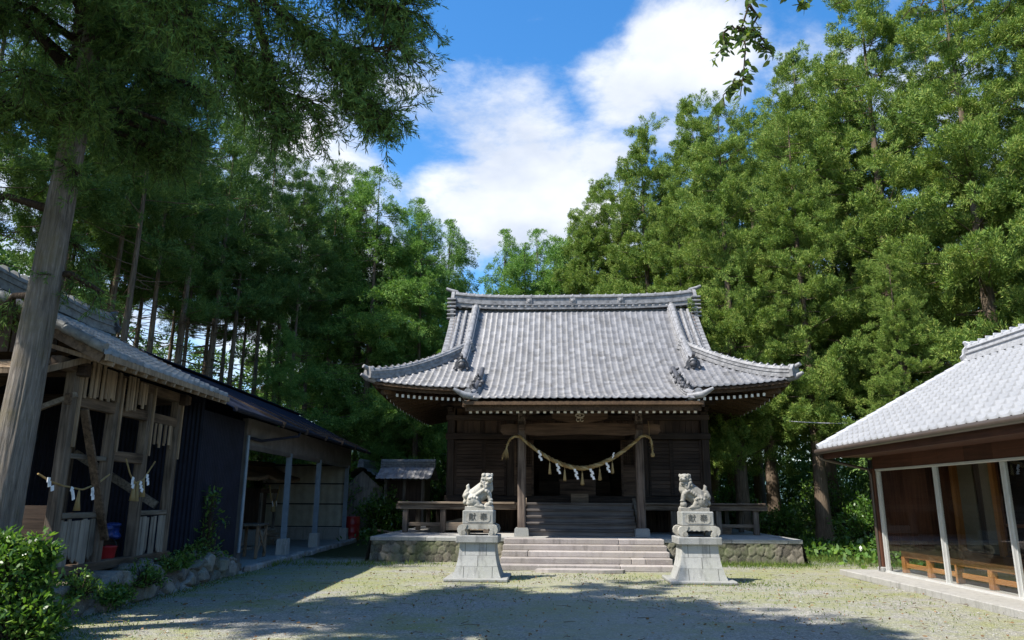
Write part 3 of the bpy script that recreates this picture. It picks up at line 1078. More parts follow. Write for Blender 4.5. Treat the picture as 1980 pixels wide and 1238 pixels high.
    mb = MB()
    for i in range(70):
        x = -HX + (2 * HX) * (i + .5) / 70
        mb.box((x, -.05 + random.uniform(-.01, .01), 1.03), (.085, .03, .84), 0)
    mb.box((0, .06, 1.03), (2 * HX, .03, .84), 0)
    mb.build('under_floor_boarding', W_DARK_Z, SHRINE)
    # timber stair between the porch pillars
    for i in range(5):
        z1 = .62 + .176 * (i + 1)
        y0 = -2.95 + .29 * i
        mb = MB()
        mb.box((0, y0 + .16, z1 - .03), (3.08, .36, .06), 0, None, .008)
        mb.box((0, y0 + .05, z1 - .118), (3.06, .04, .115), 0)
        mb.build('stair_tread', wood('stair boards', (.055, .048, .045), (.20, .175, .16), 'x') if i == 0 else bpy.data.materials['stair boards'], SHRINE)
    mb = MB()
    for sg in (-1, 1):
        mb.beam((sg * 1.60, -3.0, .72), (sg * 1.60, -1.45, 1.52), .09, .26, 0)
    mb.build('stair_string', W_VER_X, SHRINE)
    # porch pillars
    for sg in (-1, 1):
        mb = MB()
        mb.box((sg * 1.63, -3.10, 2.29), (.225, .225, 2.98), 0, None, .035)
        mb.build('porch_pillar', W_PILLAR, SHRINE)
        mb = MB()
        mb.prism([(-.20, 0), (.20, 0), (.185, .19), (.16, .22), (-.16, .22), (-.185, .19)], (sg * 1.63, -3.10, .62), (1, 0, 0), (0, 0, 1), .38)
        mb.build('pillar_base', M_STONE, SHRINE)
        # bracket arms and carved head
        mb = MB()
        mb.box((sg * 1.63, -3.10, 3.84), (.30, .34, .16), 0, None, .04)
        mb.prism([(-.62, .17), (-.62, .06), (-.45, -.03), (-.2, -.06), (.2, -.06), (.45, -.03), (.62, .06), (.62, .17)], (sg * 1.63, -3.10, 3.98), (1, 0, 0), (0, 0, 1), .16)
        mb.box((sg * 1.63, -3.0, 3.56), (.2, .9, .16), 0, None, .03)
        mb.build('pillar_bracket', W_DARK_X, SHRINE)
        # carved nosing at each pillar head
        mb = MB()
        for k in range(9):
            mb.ball((sg * 1.63 + random.uniform(-.07, .07), -3.29, 3.76 + k * .024), (.035, .03, .03), 0, 6, 4)
        mb.box((sg * 1.63, -3.255, 3.86), (.2, .05, .26), 0, None, .02)
        mb.build('carved_nosing', W_PILLAR, SHRINE)
        mb = MB()
        pol = [(0, -.13), (.42, -.13), (.5, -.05), (.46, .05), (.5, .12), (.3, .15), (0, .14)]
        mb.prism([(sg * a, b_) for a, b_ in (pol if sg > 0 else list(reversed(pol)))], (sg * 1.74, -3.10, 3.50), (1, 0, 0), (0, 0, 1), .17)
        mb.build('beam_nosing', W_BEAM_X, SHRINE)
    mb = MB()
    pol = [(-1.62, -.13), (-1.2, -.17), (-.4, -.13), (0, -.115), (.4, -.13), (1.2, -.17), (1.62, -.13), (1.62, .14), (.9, .17), (0, .185), (-.9, .17), (-1.62, .14)]
    mb.prism(pol, (0, -3.10, 3.50), (1, 0, 0), (0, 0, 1), .22)
    mb.build('porch_beam', W_BEAM_X, SHRINE)
    # boat shaped strut with pale carving over the beam
    mb = MB()
    mb.prism([(-.78, .24), (-.78, .10), (-.60, .02), (-.2, -.04), (.2, -.04), (.60, .02), (.78, .10), (.78, .24)], (0, -3.12, 3.72), (1, 0, 0), (0, 0, 1), .2)
    mb.build('frog_leg_strut', W_BEAM_X, SHRINE)
    cv = MB()
    pts = [(.115 * math.cos(t), .055 * math.sin(t)) for t in np.linspace(0, 2 * math.pi, 17)[:-1]]
    cv.tube([(a, -3.25, 3.885 + b_) for a, b_ in pts + pts[:1]], .022, 6)
    cv.ball((0, -3.25, 3.885), (.035, .03, .03), 0)
    cv.box((-.02, -3.245, 3.925), (.2, .03, .03), 0, Matrix.Rotation(R(-8), 3, 'Y'), .01)
    for sg in (-1, 1):
        p = [(sg * .055 + .04 * math.cos(t), .05 * math.sin(t)) for t in np.linspace(.6, 2 * math.pi - .4, 12)]
        cv.tube([(a, -3.245, 3.765 + b_) for a, b_ in p], .015, 6)
    cv.build('pale_carving', plain('bleached carving', (.46, .40, .31), .8, .2), SHRINE)
    mb = MB(); mb.box((0, -3.10, 4.10), (5.7, .2, .17), 0, None, .02); mb.build('porch_purlin', W_DARK_X, SHRINE)
    # tie beams from the porch back to the hall
    for sg in (-1, 1):
        mb = MB(); mb.box((sg * 1.63, -1.55, 3.52), (.15, 2.85, .2), 0, None, .02); mb.build('tie_beam', W_DARK_Y, SHRINE)


build_shrine_body()


def sh(x, y, z=0.0):
    return SH_O + Matrix.Rotation(SH_RZ, 3, 'Z') @ Vector((x, y, z))


# offering box at the head of the stair
ob = empty('offering_box', sh(0.02, .55, 1.57), SH_RZ, 'dark wooden offering box in the middle of the open shrine doorway', 'offering box')
mb = MB(); mb.box((0, 0, .32), (1.15, .55, .56), 0, None, .012); mb.build('box_body', W_BEAM_X, ob)
mb = MB()
for i in range(6): mb.box((0, -.22 + .088 * i, .63), (1.2, .035, .05), 0)
mb.build('grating', W_BEAM_X, ob)
nb = MB(); nb.box((0, 0, .13), (.52, .05, .26), 0, None, .008); nb.box((0, .06, .05), (.4, .1, .1))
tag(nb.build('notice_board', W_VER_X, None, sh(.02, -1.35, 1.50)), 'small plain board propped at the head of the timber stair', 'board').rotation_euler = (0, 0, SH_RZ)


# ------------------------------------------------------------------ shimenawa rope across the porch
def shimenawa():
    t = empty('straw_rope', sh(0, -3.28, 3.30), SH_RZ, 'thick twisted straw rope with white zigzag papers hung across the shrine porch', 'rope')
    # centre line in local coordinates
    P = []
    for x in np.linspace(-1.68, 1.68, 60):
        s = abs(x) / 1.68
        P.append(Vector((x, 0, -.87 * (1 - s ** 1.75))))
    left = [Vector((-2.06, .05, -.36)), Vector((-2.03, .03, -.22)), Vector((-1.95, .02, -.08)), Vector((-1.83, 0, .0))]
    right = [Vector((1.80, 0, .02)), Vector((1.92, .02, -.04)), Vector((1.97, .03, -.2)), Vector((1.98, .04, -.38))]
    path = left + P + right
    n = len(path)
    mb = MB()
    cl = [0]
    for i in range(n - 1): cl.append(cl[-1] + (path[i + 1] - path[i]).length)
    dense = []
    for s in np.linspace(0, cl[-1], 260):
        i = max(0, min(n - 2, int(np.searchsorted(cl, s)) - 1))
        f = (s - cl[i]) / max(1e-6, cl[i + 1] - cl[i])
        dense.append((path[i].lerp(path[i + 1], min(1, max(0, f))), s))
    for k in range(3):
        pts = []; rad = []
        for j, (p, s) in enumerate(dense):
            a = dense[min(j + 1, 259)][0] - dense[max(j - 1, 0)][0]
            a.normalize(); sd = Vector((0, 1, 0)); up = a.cross(sd).normalized()
            u = abs(s / cl[-1] - .5) * 2
            rr = .051 * (1 - .62 * u ** 1.6)
            th = s * 17 + k * 2 * math.pi / 3
            pts.append(p + (sd * math.cos(th) + up * math.sin(th)) * rr * .62); rad.append(rr * .72)
        mb.tube(pts, rad, 7)
    # loose straw ends
    for j in range(900):
        p, s = dense[random.randrange(260)]
        u = abs(s / cl[-1] - .5) * 2
        rr = .064 * (1 - .55 * u ** 1.6)
        d = Vector((random.gauss(0, 1), random.gauss(0, 1), random.gauss(0, 1))).normalized()
        b_ = p + d * rr * .8
        e = b_ + d * random.uniform(.015, .05) + Vector((random.uniform(-.05, .05), 0, 0))
        w = Vector((0, .004, .004))
        mb.add([b_ - w, b_ + w, e], [(0, 1, 2)])
    mb.build('twisted_rope', M_STRAW, t)
    def at_x(x):
        s = abs(x) / 1.68
        return -.87 * (1 - s ** 1.75)
    def tassel(x, z, L, w):
        mb = MB()
        mb.tube([(x, 0, z), (x + .01, 0, z - L * .25)], .008, 6)
        mb.lathe([(.016, -L * .22), (.022, -L * .34), (.03, -L * .6), (w, -L), (w * .6, -L * .985)], (x + .01, 0, z), 10)
        for k in range(60):
            th = random.uniform(0, 6.28); r0 = .02; r1 = w * random.uniform(.7, 1.1)
            a = Vector((x + .01 + r0 * math.cos(th), r0 * math.sin(th), z - L * .35)); b_ = Vector((x + .01 + r1 * math.cos(th), r1 * math.sin(th), z - L * random.uniform(.95, 1.1)))
            w_ = Vector((-math.sin(th), math.cos(th), 0)) * .004
            mb.add([a - w_ * .5, a + w_ * .5, b_ + w_, b_ - w_], [(0, 1, 2, 3)])
        mb.build('straw_tassel', M_STRAW, t)
    for x, L, w in ((-.86, .36, .045), (-.45, .36, .045), (.03, .38, .055), (.51, .36, .055), (.86, .34, .045)):
        tassel(x, at_x(x) - .05, L, w)
    def paper(x, z, s, lean):
        mb = MB()
        px, pz = 0, 0
        for i in range(4):
            q = [(px - .035, pz), (px + .035, pz + .012), (px + .045 + .02, pz - .085), (px - .025 + .015, pz - .10)]
            mb.add([(x + a * s * (1 if lean > 0 else -1), -.055 - .012 * (i % 2), z + b_ * s) for a, b_ in q] +
                   [(x + a * s * (1 if lean > 0 else -1), -.053 - .012 * (i % 2), z + b_ * s) for a, b_ in q],
                   [(0, 1, 2, 3), (7, 6, 5, 4), (0, 4, 5, 1), (1, 5, 6, 2), (2, 6, 7, 3), (3, 7, 4, 0)])
            px += .05 if i % 2 == 0 else -.022; pz -= .078
        mb.build('paper_streamer', M_PAPER, t)
    for x, dz, s, ln in ((-1.16, .02, 1.0, 1), (-.66, -.05, 1.0, 1), (-.17, -.04, 1.0, 1), (.26, -.05, 1.05, 1), (.70, -.04, .95, 1), (.92, .12, .55, -1)):
        paper(x, at_x(x) + dz, s * .85, ln)
    # frayed left end and bell shaped right end
    mb = MB()
    for k in range(90):
        a = Vector((-2.05 + random.uniform(-.02, .02), .05, -.33)); b_ = a + Vector((random.uniform(-.16, .06), random.uniform(-.06, .06), -random.uniform(.2, .36)))
        mb.add([a + Vector((-.006, 0, 0)), a + Vector((.006, 0, 0)), b_], [(0, 1, 2)])
    mb.build('frayed_end', M_STRAW, t)
    mb = MB(); mb.lathe([(.02, .1), (.03, .04), (.055, 0), (.06, -.06), (.03, -.09)], (1.98, .04, -.47), 10); mb.build('rope_knot', M_STRAW, t)
    mb = MB(); mb.tube([(1.90, .05, .42), (1.91, .04, .2), (1.90, .02, .0)], .006, 5); mb.build('tie_cord', M_STRAW, t)


shimenawa()


# ------------------------------------------------------------------ stone work
def rock_sheet(name, L, H, cell, depth, mat, parent, batter=.15, res=.03, seed=1, jit=.8, origin=(0, 0, 0), rz=0.0, hfun=None, th=.35, squash=1.0):
    """a wall face of fitted stones: cells of a jittered grid bulge out, joints sink in"""
    g = np.random.default_rng(seed)
    nx = int(L / res) + 1; nz = max(4, int(H / res) + 1)
    X, Z = np.meshgrid(np.linspace(0, L, nx), np.linspace(0, 1, nz))
    h = hfun(X) if hfun else np.full_like(X, H)
    Zr = Z * h
    cx = int(L / cell) + 3; cz = int(H / (cell * squash)) + 3
    pts = []
    for i in range(-1, cx):
        for j in range(-1, cz):
            pts.append(((i + .5 * (j % 2) + .5 + g.uniform(-.5, .5) * jit) * cell, (j + .5 + g.uniform(-.5, .5) * jit) * cell * squash))
    pts = np.array(pts); ton = g.random(len(pts))
    f1 = np.full(X.shape, 1e9); f2 = np.full(X.shape, 1e9); idx = np.zeros(X.shape, int)
    for k, (a, b_) in enumerate(pts):
        d = np.sqrt((X - a) ** 2 + ((Zr - b_) / squash) ** 2)
        c = d < f1
        f2 = np.where(c, f1, np.minimum(f2, d)); idx = np.where(c, k, idx); f1 = np.where(c, d, f1)
    e = np.clip((f2 - f1) / (cell * .26), 0, 1)
    bul = depth * (1 - (1 - e) ** 2.5) + (ton[idx] - .5) * depth * .8 * np.clip(e * 3, 0, 1)
    nzv = np.array([noise.noise(Vector((x * 9, z * 9, seed))) for x, z in zip(X.ravel(), Zr.ravel())]).reshape(X.shape)
    bul += nzv * depth * .25
    Y = Z * h * batter - bul
    V = np.stack([X.ravel(), Y.ravel(), Zr.ravel()], 1)
    I = np.arange(len(V)).reshape(X.shape)
    Q = np.stack([I[:-1, :-1].ravel(), I[:-1, 1:].ravel(), I[1:, 1:].ravel(), I[1:, :-1].ravel()], 1)
    tone = ton[idx][:-1, :-1].ravel()
    # closing top and back
    top = V[I[-1, :]]; bk = top.copy(); bk[:, 1] = h[-1] * batter + th
    bot = bk.copy(); bot[:, 2] = -.1
    o = len(V); V = np.concatenate([V, bk, bot])
    a = np.arange(nx - 1)
    Q2 = np.concatenate([np.stack([I[-1, :-1], I[-1, 1:], o + a + 1, o + a], 1), np.stack([o + a, o + a + 1, o + nx + a + 1, o + nx + a], 1)])
    Q = np.concatenate([Q, Q2]); tone = np.concatenate([tone, np.full(len(Q2), .4)])
    ob_ = np_mesh(name, V, Q, mat, parent, smooth=True, tone=tone)
    ob_.location = origin; ob_.rotation_euler = (0, 0, rz)
    return ob_


PLAT = empty('stone_platform', SH_O, SH_RZ, 'low stone platform of fitted field stones under the shrine hall', 'platform')
PX, PY = 5.56, -4.0
rock_sheet('front_wall', 2 * PX - .02, .52, .21, .035, M_WALLST, PLAT, .22, .025, 3, .45, (-PX + .01, PY - .12, 0), 0, None, .3)
rock_sheet('side_wall', 11.0, .52, .21, .035, M_WALLST, PLAT, .22, .03, 4, .45, (PX + .12, PY, 0), R(90), None, .3)
rock_sheet('side_wall', 11.0, .52, .21, .035, M_WALLST, PLAT, .22, .03, 5, .45, (-PX - .12, PY + 11, 0), R(-90), None, .3)
mb = MB()
x = -PX - .03
while x < PX - .05:
    w = min(random.uniform(.9, 1.7), PX + .03 - x)
    mb.box((x + w / 2, PY + .15, .568), (w - .008, .40, .104), 0, None, .012)
    x += w
for sg in (-1, 1):
    y = PY + .36
    while y < 6.9:
        w = min(random.uniform(.9, 1.6), 6.95 - y)
        mb.box((sg * (PX - .16), y + w / 2, .568), (.38, w - .008, .104), 0, None, .012)
        y += w
mb.build('cap_stone', M_STONE, PLAT)
mb = MB(); mb.box((0, 1.7, .555), (2 * PX - .74, 10.6, .115)); mb.build('paved_top', M_CONC, PLAT)

ST = empty('stone_steps', sh(0, -5.1, 0), SH_RZ, 'five broad pinkish grey stone steps leading up to the shrine platform', 'steps')
for i in range(5):
    z1 = .62 - .124 * (4 - i) - (.0 if i < 4 else -.002)
    y0 = -1.15 + .42 * i
    mb = MB()
    cuts = [-2.02] + sorted(random.uniform(-1.5, 1.5) for _ in range(2 if i % 2 else 1)) + [2.02]
    for a, b_ in zip(cuts[:-1], cuts[1:]):
        mb.box(((a + b_) / 2, y0 + .25, z1 - .062), (b_ - a - .008, .50, .124), 0, None, .012)
    mb.box((0, y0 + .30, (z1 - .125) / 2), (4.0, .38, max(.02, z1 - .13)))
    mb.build('step', M_STEP, ST)

mb = MB()
pol = [(-1.0, -.10), (-.7, -.24), (-.1, -.27), (.5, -.25), (.95, -.14), (1.02, .05), (.7, .2), (0, .24), (-.6, .22), (-.95, .08)]
mb.prism(pol, (0, 0, .03), (1, 0, 0), (0, 1, 0), .09)
tag(mb.build('stepping_stone', M_STEP, None, (1.55, 17.45, 0)), 'flat irregular stepping stone lying before the lowest stone step', 'stone').rotation_euler = (0, 0, SH_RZ)


# ------------------------------------------------------------------ guardian lion-dogs
def blob_mesh(name, mb, mat, voxel, loc, rz, smooth_it=2, mirror=False):
    me = bpy.data.meshes.new(name + ' raw')
    me.from_pydata(mb.v, [], mb.f)
    o = bpy.data.objects.new(name + '_raw', me)
    COL.objects.link(o)
    md = o.modifiers.new('r', 'REMESH'); md.mode = 'VOXEL'; md.voxel_size = voxel
    ms = o.modifiers.new('s', 'SMOOTH'); ms.iterations = smooth_it; ms.factor = .5
    dg = bpy.context.evaluated_depsgraph_get()
    nm = bpy.data.meshes.new_from_object(o.evaluated_get(dg))
    bpy.data.objects.remove(o); bpy.data.meshes.remove(me)
    nm.name = name
    nm.materials.clear(); nm.materials.append(mat)
    for p in nm.polygons: p.use_smooth = True
    r = bpy.data.objects.new(name, nm)
    COL.objects.link(r)
    r.location = loc; r.rotation_euler = (0, 0, rz)
    return r


def chain(mb, pts, rads, step=.35):
    for (p, r), (q, s) in zip(zip(pts, rads), zip(pts[1:], rads[1:])):
        p = Vector(p); q = Vector(q)
        n = max(2, int((q - p).length / (min(r, s) * step)) + 1)
        for i in range(n + 1):
            t = i / n
            mb.ball(p.lerp(q, t), r + (s - r) * t, 0, 10, 7)


def lion(name, loc, rz, sx, open_mouth, label):
    """seated lion-dog; faces +x (sx=1) or -x (sx=-1), head turned to the viewer (-y)"""
    mb = MB()
    X = lambda p: (p[0] * sx, p[1], p[2])
    def B(p, r, rot=None):
        mb.ball(X(p), r, 0, 12, 9)
    def C(pts, rads): chain(mb, [X(p) for p in pts], rads)
    # plinth cut from the same stone
    mb.box((0, 0, .035), (.60, .34, .09))
    # rump, back, chest: one rising trunk
    C([(-.17, 0, .24), (-.10, 0, .33), (.02, 0, .43), (.12, 0, .52)], [.150, .150, .140, .125])
    C([(-.05, 0, .26), (.10, 0, .36), (.17, -.01, .46), (.18, -.02, .56)], [.125, .125, .125, .105])
    # neck to head
    C([(.13, -.01, .52), (.16, -.03, .62)], [.120, .112])
    # head
    B((.165, -.05, .675), (.115, .115, .105))
    B((.17, -.055, .735), (.105, .10, .05))
    # muzzle, jaw, nose
    fx, fy = .62, -.78
    def F(a, u, side=0.0):      # a forward along the gaze, u up, side across
        return (.165 + fx * a + .78 * side, -.05 + fy * a + .62 * side, .67 + u)
    B(F(.115, -.015), (.062, .062, .042)); B(F(.10, -.015, .035), .042); B(F(.10, -.015, -.035), .042)
    B(F(.165, .008), (.026, .026, .022))
    if open_mouth:
        B(F(.09, -.085), (.058, .055, .022)); B(F(.05, -.10), (.06, .06, .03))
    else:
        B(F(.10, -.055), (.06, .058, .028))
    for s in (-1, 1):
        B(F(.088, .047, s * .048), (.034, .034, .022))       # brows
        B(F(.098, .022, s * .047), .019)                      # eyes
        B(F(.03, .075, s * .10), (.03, .028, .042))           # ears
        B(F(-.01, .06, s * .115), (.026, .024, .05))
    # beard and mane curls
    for k in range(7):
        a = -.9 + 1.8 * k / 6
        B(F(.055 + .02 * math.cos(a), -.115 - .02 * math.cos(a * 1.5), .075 * math.sin(a)), .030)
    for k in range(9):
        t = k / 8
        B((.04 + .05 * math.sin(t * 3), .075 - .18 * t * .2 + .02, .60 - .16 * t), .034)
        B((.065 - .03 * t, -.115 + .01 * k % .03, .66 - .17 * t), .034)
        B((.085 + .10 * t, -.125 - .01 * math.sin(t * 3.1), .575 - .10 * math.sin(t * 3.1)), .033)
    for k in range(5):
        B((.10 - .045 * k, -.135, .43 - .03 * k), .038); B((.10 - .045 * k, .135, .43 - .03 * k), .038)
    # hind legs: big thigh, shank, paw
    for s in (-1, 1):
        B((-.13, s * .125, .21), (.135, .075, .135))
        C([(-.05, s * .135, .20), (.0, s * .14, .13), (-.08, s * .14, .10)], [.060, .048, .042])
        C([(-.08, s * .14, .10), (.05, s * .145, .09)], [.042, .045])
        for k in (-1, 0, 1): B((.085, s * .145 + k * .028, .082), (.03, .018, .022))
        B((-.22, s * .12, .14), (.06, .05, .05))
        for k in range(4): B((-.20 + .055 * k, s * .175, .28 - .02 * abs(k - 1.5)), .032)
    # front legs
    C([(.15, .085, .42), (.20, .095, .26), (.20, .095, .11)], [.068, .052, .045])
    B((.235, .095, .095), (.055, .045, .032))
    # near front leg rests on a ball (open mouth) or a cub
    C([(.15, -.09, .42), (.215, -.11, .33), (.235, -.12, .235)], [.070, .056, .042])
    B((.25, -.125, .222), (.052, .044, .03))
    B((.19, -.14, .37), .045); B((.16, -.155, .40), .038)
    if open_mouth:
        B((.225, -.10, .145), .075)
    else:
        B((.19, -.11, .115), (.075, .06, .055)); B((.245, -.125, .165), .05); B((.283, -.14, .155), .028); B((.235, -.12, .212), .022)
        C([(.14, -.11, .1), (.13, -.12, .075)], [.035, .03])
    # tail: plume curling up the back, with scroll locks
    C([(-.28, 0, .20), (-.315, 0, .30), (-.285, 0, .38), (-.25, 0, .43), (-.265, 0, .50), (-.245, 0, .545)], [.055, .062, .055, .045, .038, .015])
    for s in (-1, 1):
        C([(-.27, s * .05, .24), (-.30, s * .085, .30), (-.25, s * .095, .35), (-.225, s * .09, .30)], [.04, .042, .036, .026])
    B((-.315, 0, .17), (.05, .08, .06))
    o = blob_mesh(name, mb, M_STONE_PALE, .0085, loc, rz, 1)
    o.scale = (.97, .97, .97)
    return tag(o, label, 'statue', 'pair of stone guardian lion dogs')


def glyph(text, size, mat, parent, loc):
    cu = bpy.data.curves.new('inscription', 'FONT')
    cu.body = text; cu.size = size; cu.align_x = 'CENTER'; cu.align_y = 'CENTER'; cu.extrude = .006
    t = bpy.data.objects.new('inscription_curve', cu)
    COL.objects.link(t)
    dg = bpy.context.evaluated_depsgraph_get()
    me = bpy.data.meshes.new_from_object(t.evaluated_get(dg))
    bpy.data.objects.remove(t)
    me.materials.clear(); me.materials.append(mat)
    o = bpy.data.objects.new('inscription', me)
    COL.objects.link(o)
    o.parent = parent; o.location = loc; o.rotation_euler = (R(90), 0, 0)
    return o


def pedestal(loc, rz, label, sgn):
    t = empty('stone_pedestal', loc, rz, label, 'pedestal', 'pair of lion dog pedestals')
    t.scale = (.93, .93, .935)
    mb = MB(); mb.box((0, 0, .035), (1.38, 1.38, .075), 0, None, .02); mb.build('foot_slab', M_STONE, t)
    # flared body of three courses
    mb = MB()
    def half(z):      # half width of the concave flare, z from .07 to .78
        u = (z - .07) / .71
        return .385 + .145 * (1 - u) ** 2.1
    zs = [(.07, .30), (.304, .52), (.524, .78)]
    for ci, (a, b_) in enumerate(zs):
        n = 6
        zz = np.linspace(a, b_, n)
        ring = []
        for z in zz:
            h = half(z)
            ring.append([(-h, -h, z), (h, -h, z), (h, h, z), (-h, h, z)])
        vs = [p for r_ in ring for p in r_]
        fs = []
        for i in range(n - 1):
            for k in range(4):
                fs.append((i * 4 + k, i * 4 + (k + 1) % 4, (i + 1) * 4 + (k + 1) % 4, (i + 1) * 4 + k))
        fs.append((3, 2, 1, 0)); fs.append(tuple((n - 1) * 4 + k for k in range(4)))
        mb.add(vs, fs, 0)
    # joints between blocks, cut as thin dark seams standing 2 mm proud
    for (a, b_), xs in zip(zs, ((-.28, .34), (.02,), (-.26, .20))):
        for x in xs:
            pts = [(x, -half(z) - .0025, z) for z in np.linspace(a + .004, b_ - .004, 6)]
            mb.sweep([(-.004, -.002), (.004, -.002), (.004, .002), (-.004, .002)], pts, 1, up=(0, 1, 0))
    mb.build('flared_body', [M_STONE, M_CUT], t)
    mb = MB(); mb.box((0, 0, .86), (.93, .93, .155), 0, None, .015); mb.build('cap_slab', M_STONE, t)
    # scroll-footed table
    mb = MB()
    prof = []
    for z in np.linspace(0, 1, 12):
        pass
    out = [(-.30, .125), (-.40, .115), (-.44, .06), (-.43, -.01), (-.38, -.06), (-.33, -.095), (-.24, -.095), (-.235, -.05), (-.27, -.02), (-.28, .02), (-.22, .045), (-.16, .03), (-.11, .05), (-.05, .03), (0, .05)]
    top = [(0, .135), (-.30, .135)]
    L = [(a, b_) for a, b_ in out]
    poly = L + [(-a, b_) for a, b_ in reversed(L[:-1])]
    poly = poly + [(.36, .135), (-.36, .135)]
    # split into convex-ish strips by sweeping two feet and the apron
    mb.prism([(-.37, .13), (-.37, .03), (-.26, .05), (-.21, .028), (-.155, .048), (-.105, .024), (-.05, .044), (0, .02), (.05, .044), (.105, .024), (.155, .048), (.21, .028), (.26, .05), (.37, .03), (.37, .13)],
             (0, -.36, 1.035), (1, 0, 0), (0, 0, 1), .10)
    mb.prism([(-.37, .13), (-.37, .03), (.37, .03), (.37, .13)], (0, .36, 1.035), (1, 0, 0), (0, 0, 1), .10)
    mb.box((0, 0, 1.125), (.74, .76, .075), 0, None, .01)
    for sx in (-1, 1):
        for sy in (-1, 1):
            mb.prism([(sx * a, b_) for a, b_ in ([(.22, .13), (.36, .13), (.42, .10), (.445, .04), (.435, -.03), (.39, -.085), (.33, -.098), (.25, -.098), (.235, -.06), (.27, -.03), (.285, .01), (.26, .04)] if sx > 0 else
                      list(reversed([(.22, .13), (.36, .13), (.42, .10), (.445, .04), (.435, -.03), (.39, -.085), (.33, -.098), (.25, -.098), (.235, -.06), (.27, -.03), (.285, .01), (.26, .04)])))],
                     (0, sy * .345, 1.036), (1, 0, 0), (0, 0, 1), .16)
            mb.tube([(sx * .305, sy * .345 - .095, 1.0), (sx * .305, sy * .345 + .095, 1.0)], .055, 12)
    mb.build('scroll_table', M_STONE_PALE, t)
    mb = MB(); mb.box((0, 0, 1.315), (.69, .62, .30), 0, None, .02); mb.build('inscribed_block', M_STONE, t)
    fr = MB()
    zc = 1.315
    pts = [(-.27, -.06), (-.27, .06), (-.22, .10), (.22, .10), (.27, .06), (.27, -.06), (.22, -.10), (-.22, -.10)]
    fr.prism(pts, (0, -.313, zc), (1, 0, 0), (0, 0, 1), .012)
    fr.build('inscription_panel', M_STONE_PALE, t)
    glyph('献', .175, M_CUT, t, (-.125, -.3195, zc))
    glyph('奉', .175, M_CUT, t, (.125, -.3195, zc))
    return t


pedestal((-.66, 16.0, 0), SH_RZ, 'flared granite pedestal under the closed mouth lion dog, left of the steps', -1)
pedestal((3.78, 15.7, 0), SH_RZ, 'flared granite pedestal under the open mouth lion dog, right of the steps', 1)
lion('lion_dog_statue', (-.66, 16.0, 1.366), SH_RZ, 1, False, 'pale stone lion dog with closed mouth seated on a pedestal, a cub under its paw')
lion('lion_dog_statue', (3.76, 15.7, 1.366), SH_RZ, -1, True, 'pale stone lion dog with open mouth seated on a pedestal, its paw on a ball')


# ------------------------------------------------------------------ left terrace and its stone wall
def terrace():
    mb = MB()
    n = 14
    ys = np.linspace(5.5, 16.9, n)
    vs = []; fs = []
    for y in ys:
        vs += [(-6.0, y, .34 + .10 * min(1, (16.9 - y) / 4)), (-6.5, y, .47), (-10, y, .50), (-16, y, .55)]
    for i in range(n - 1):
        for k in range(3):
            fs.append((i * 4 + k, (i + 1) * 4 + k, (i + 1) * 4 + k + 1, i * 4 + k + 1))
    mb.add(vs, fs, 0, True)
    mb.quadend = 0
    mb.add([(-6.0, 16.9, .34), (-6.5, 16.9, .47), (-10, 16.9, .50), (-16, 16.9, .55), (-16, 16.9, -.1), (-6.0, 16.9, -.1)], [(0, 1, 2, 3, 4, 5)], 0)
    tag(mb.build('terrace', M_SOIL), kind='structure')


terrace()
W = empty('dry_stone_wall', (-5.92, 5.6, 0), 0, 'low mossy dry stone wall holding the earth bank before the timber shed', 'wall')
hw = lambda X: .50 + .10 * np.sin(X * 2.1) + .07 * np.sin(X * 5.3 + 1) - .012 * X
rock_sheet('wall_face', 11.3, .62, .34, .12, M_RUBBLE, W, .12, .03, 21, .9, (0, 0, 0), R(90), hw, .40, .8)
for k in range(16):       # loose boulders set along the top
    mb = MB()
    y = .5 + k * .68 + random.uniform(-.15, .15)
    r_ = random.uniform(.09, .17)
    mb.ball((0, 0, 0), (r_ * .9, r_ * 1.15, r_ * .75), 0, 12, 8)
    c = Vector((-.22, y, float(hw(np.array([y]))[0]) + .02))
    vv = []
    for p in mb.v:
        q = Vector(p); d = q.normalized()
        vv.append(tuple(q + d * .22 * r_ * noise.noise(d * 2.2 + Vector((k * 3, 0, 0)))))
    mb.v = vv
    o = mb.build('top_stone', bpy.data.materials['rubble stone'], W, c)

# kerb stones along the open shed
for k in range(1):
    KB = empty('kerb_row', (-5.85, 17.2, 0), 0, 'row of rough low kerb stones edging the open shed floor', 'kerb')
    y = 0
    mb = MB()
    while y < 11.5:
        w = random.uniform(.3, .6)
        mb.box((random.uniform(-.03, .03), y + w / 2, .05 + random.uniform(-.01, .02)), (.20, w - .03, .16), 0, Matrix.Rotation(random.uniform(-.08, .08), 3, 'Z'), .035)
        y += w
    mb.build('kerb_stone', M_STEP, KB)

FL = MB(); FL.box((-7.9, 23.0, .045), (3.9, 12.2, .11), 0, None, .01)
tag(FL.build('shed_floor', M_CONC), kind='structure')


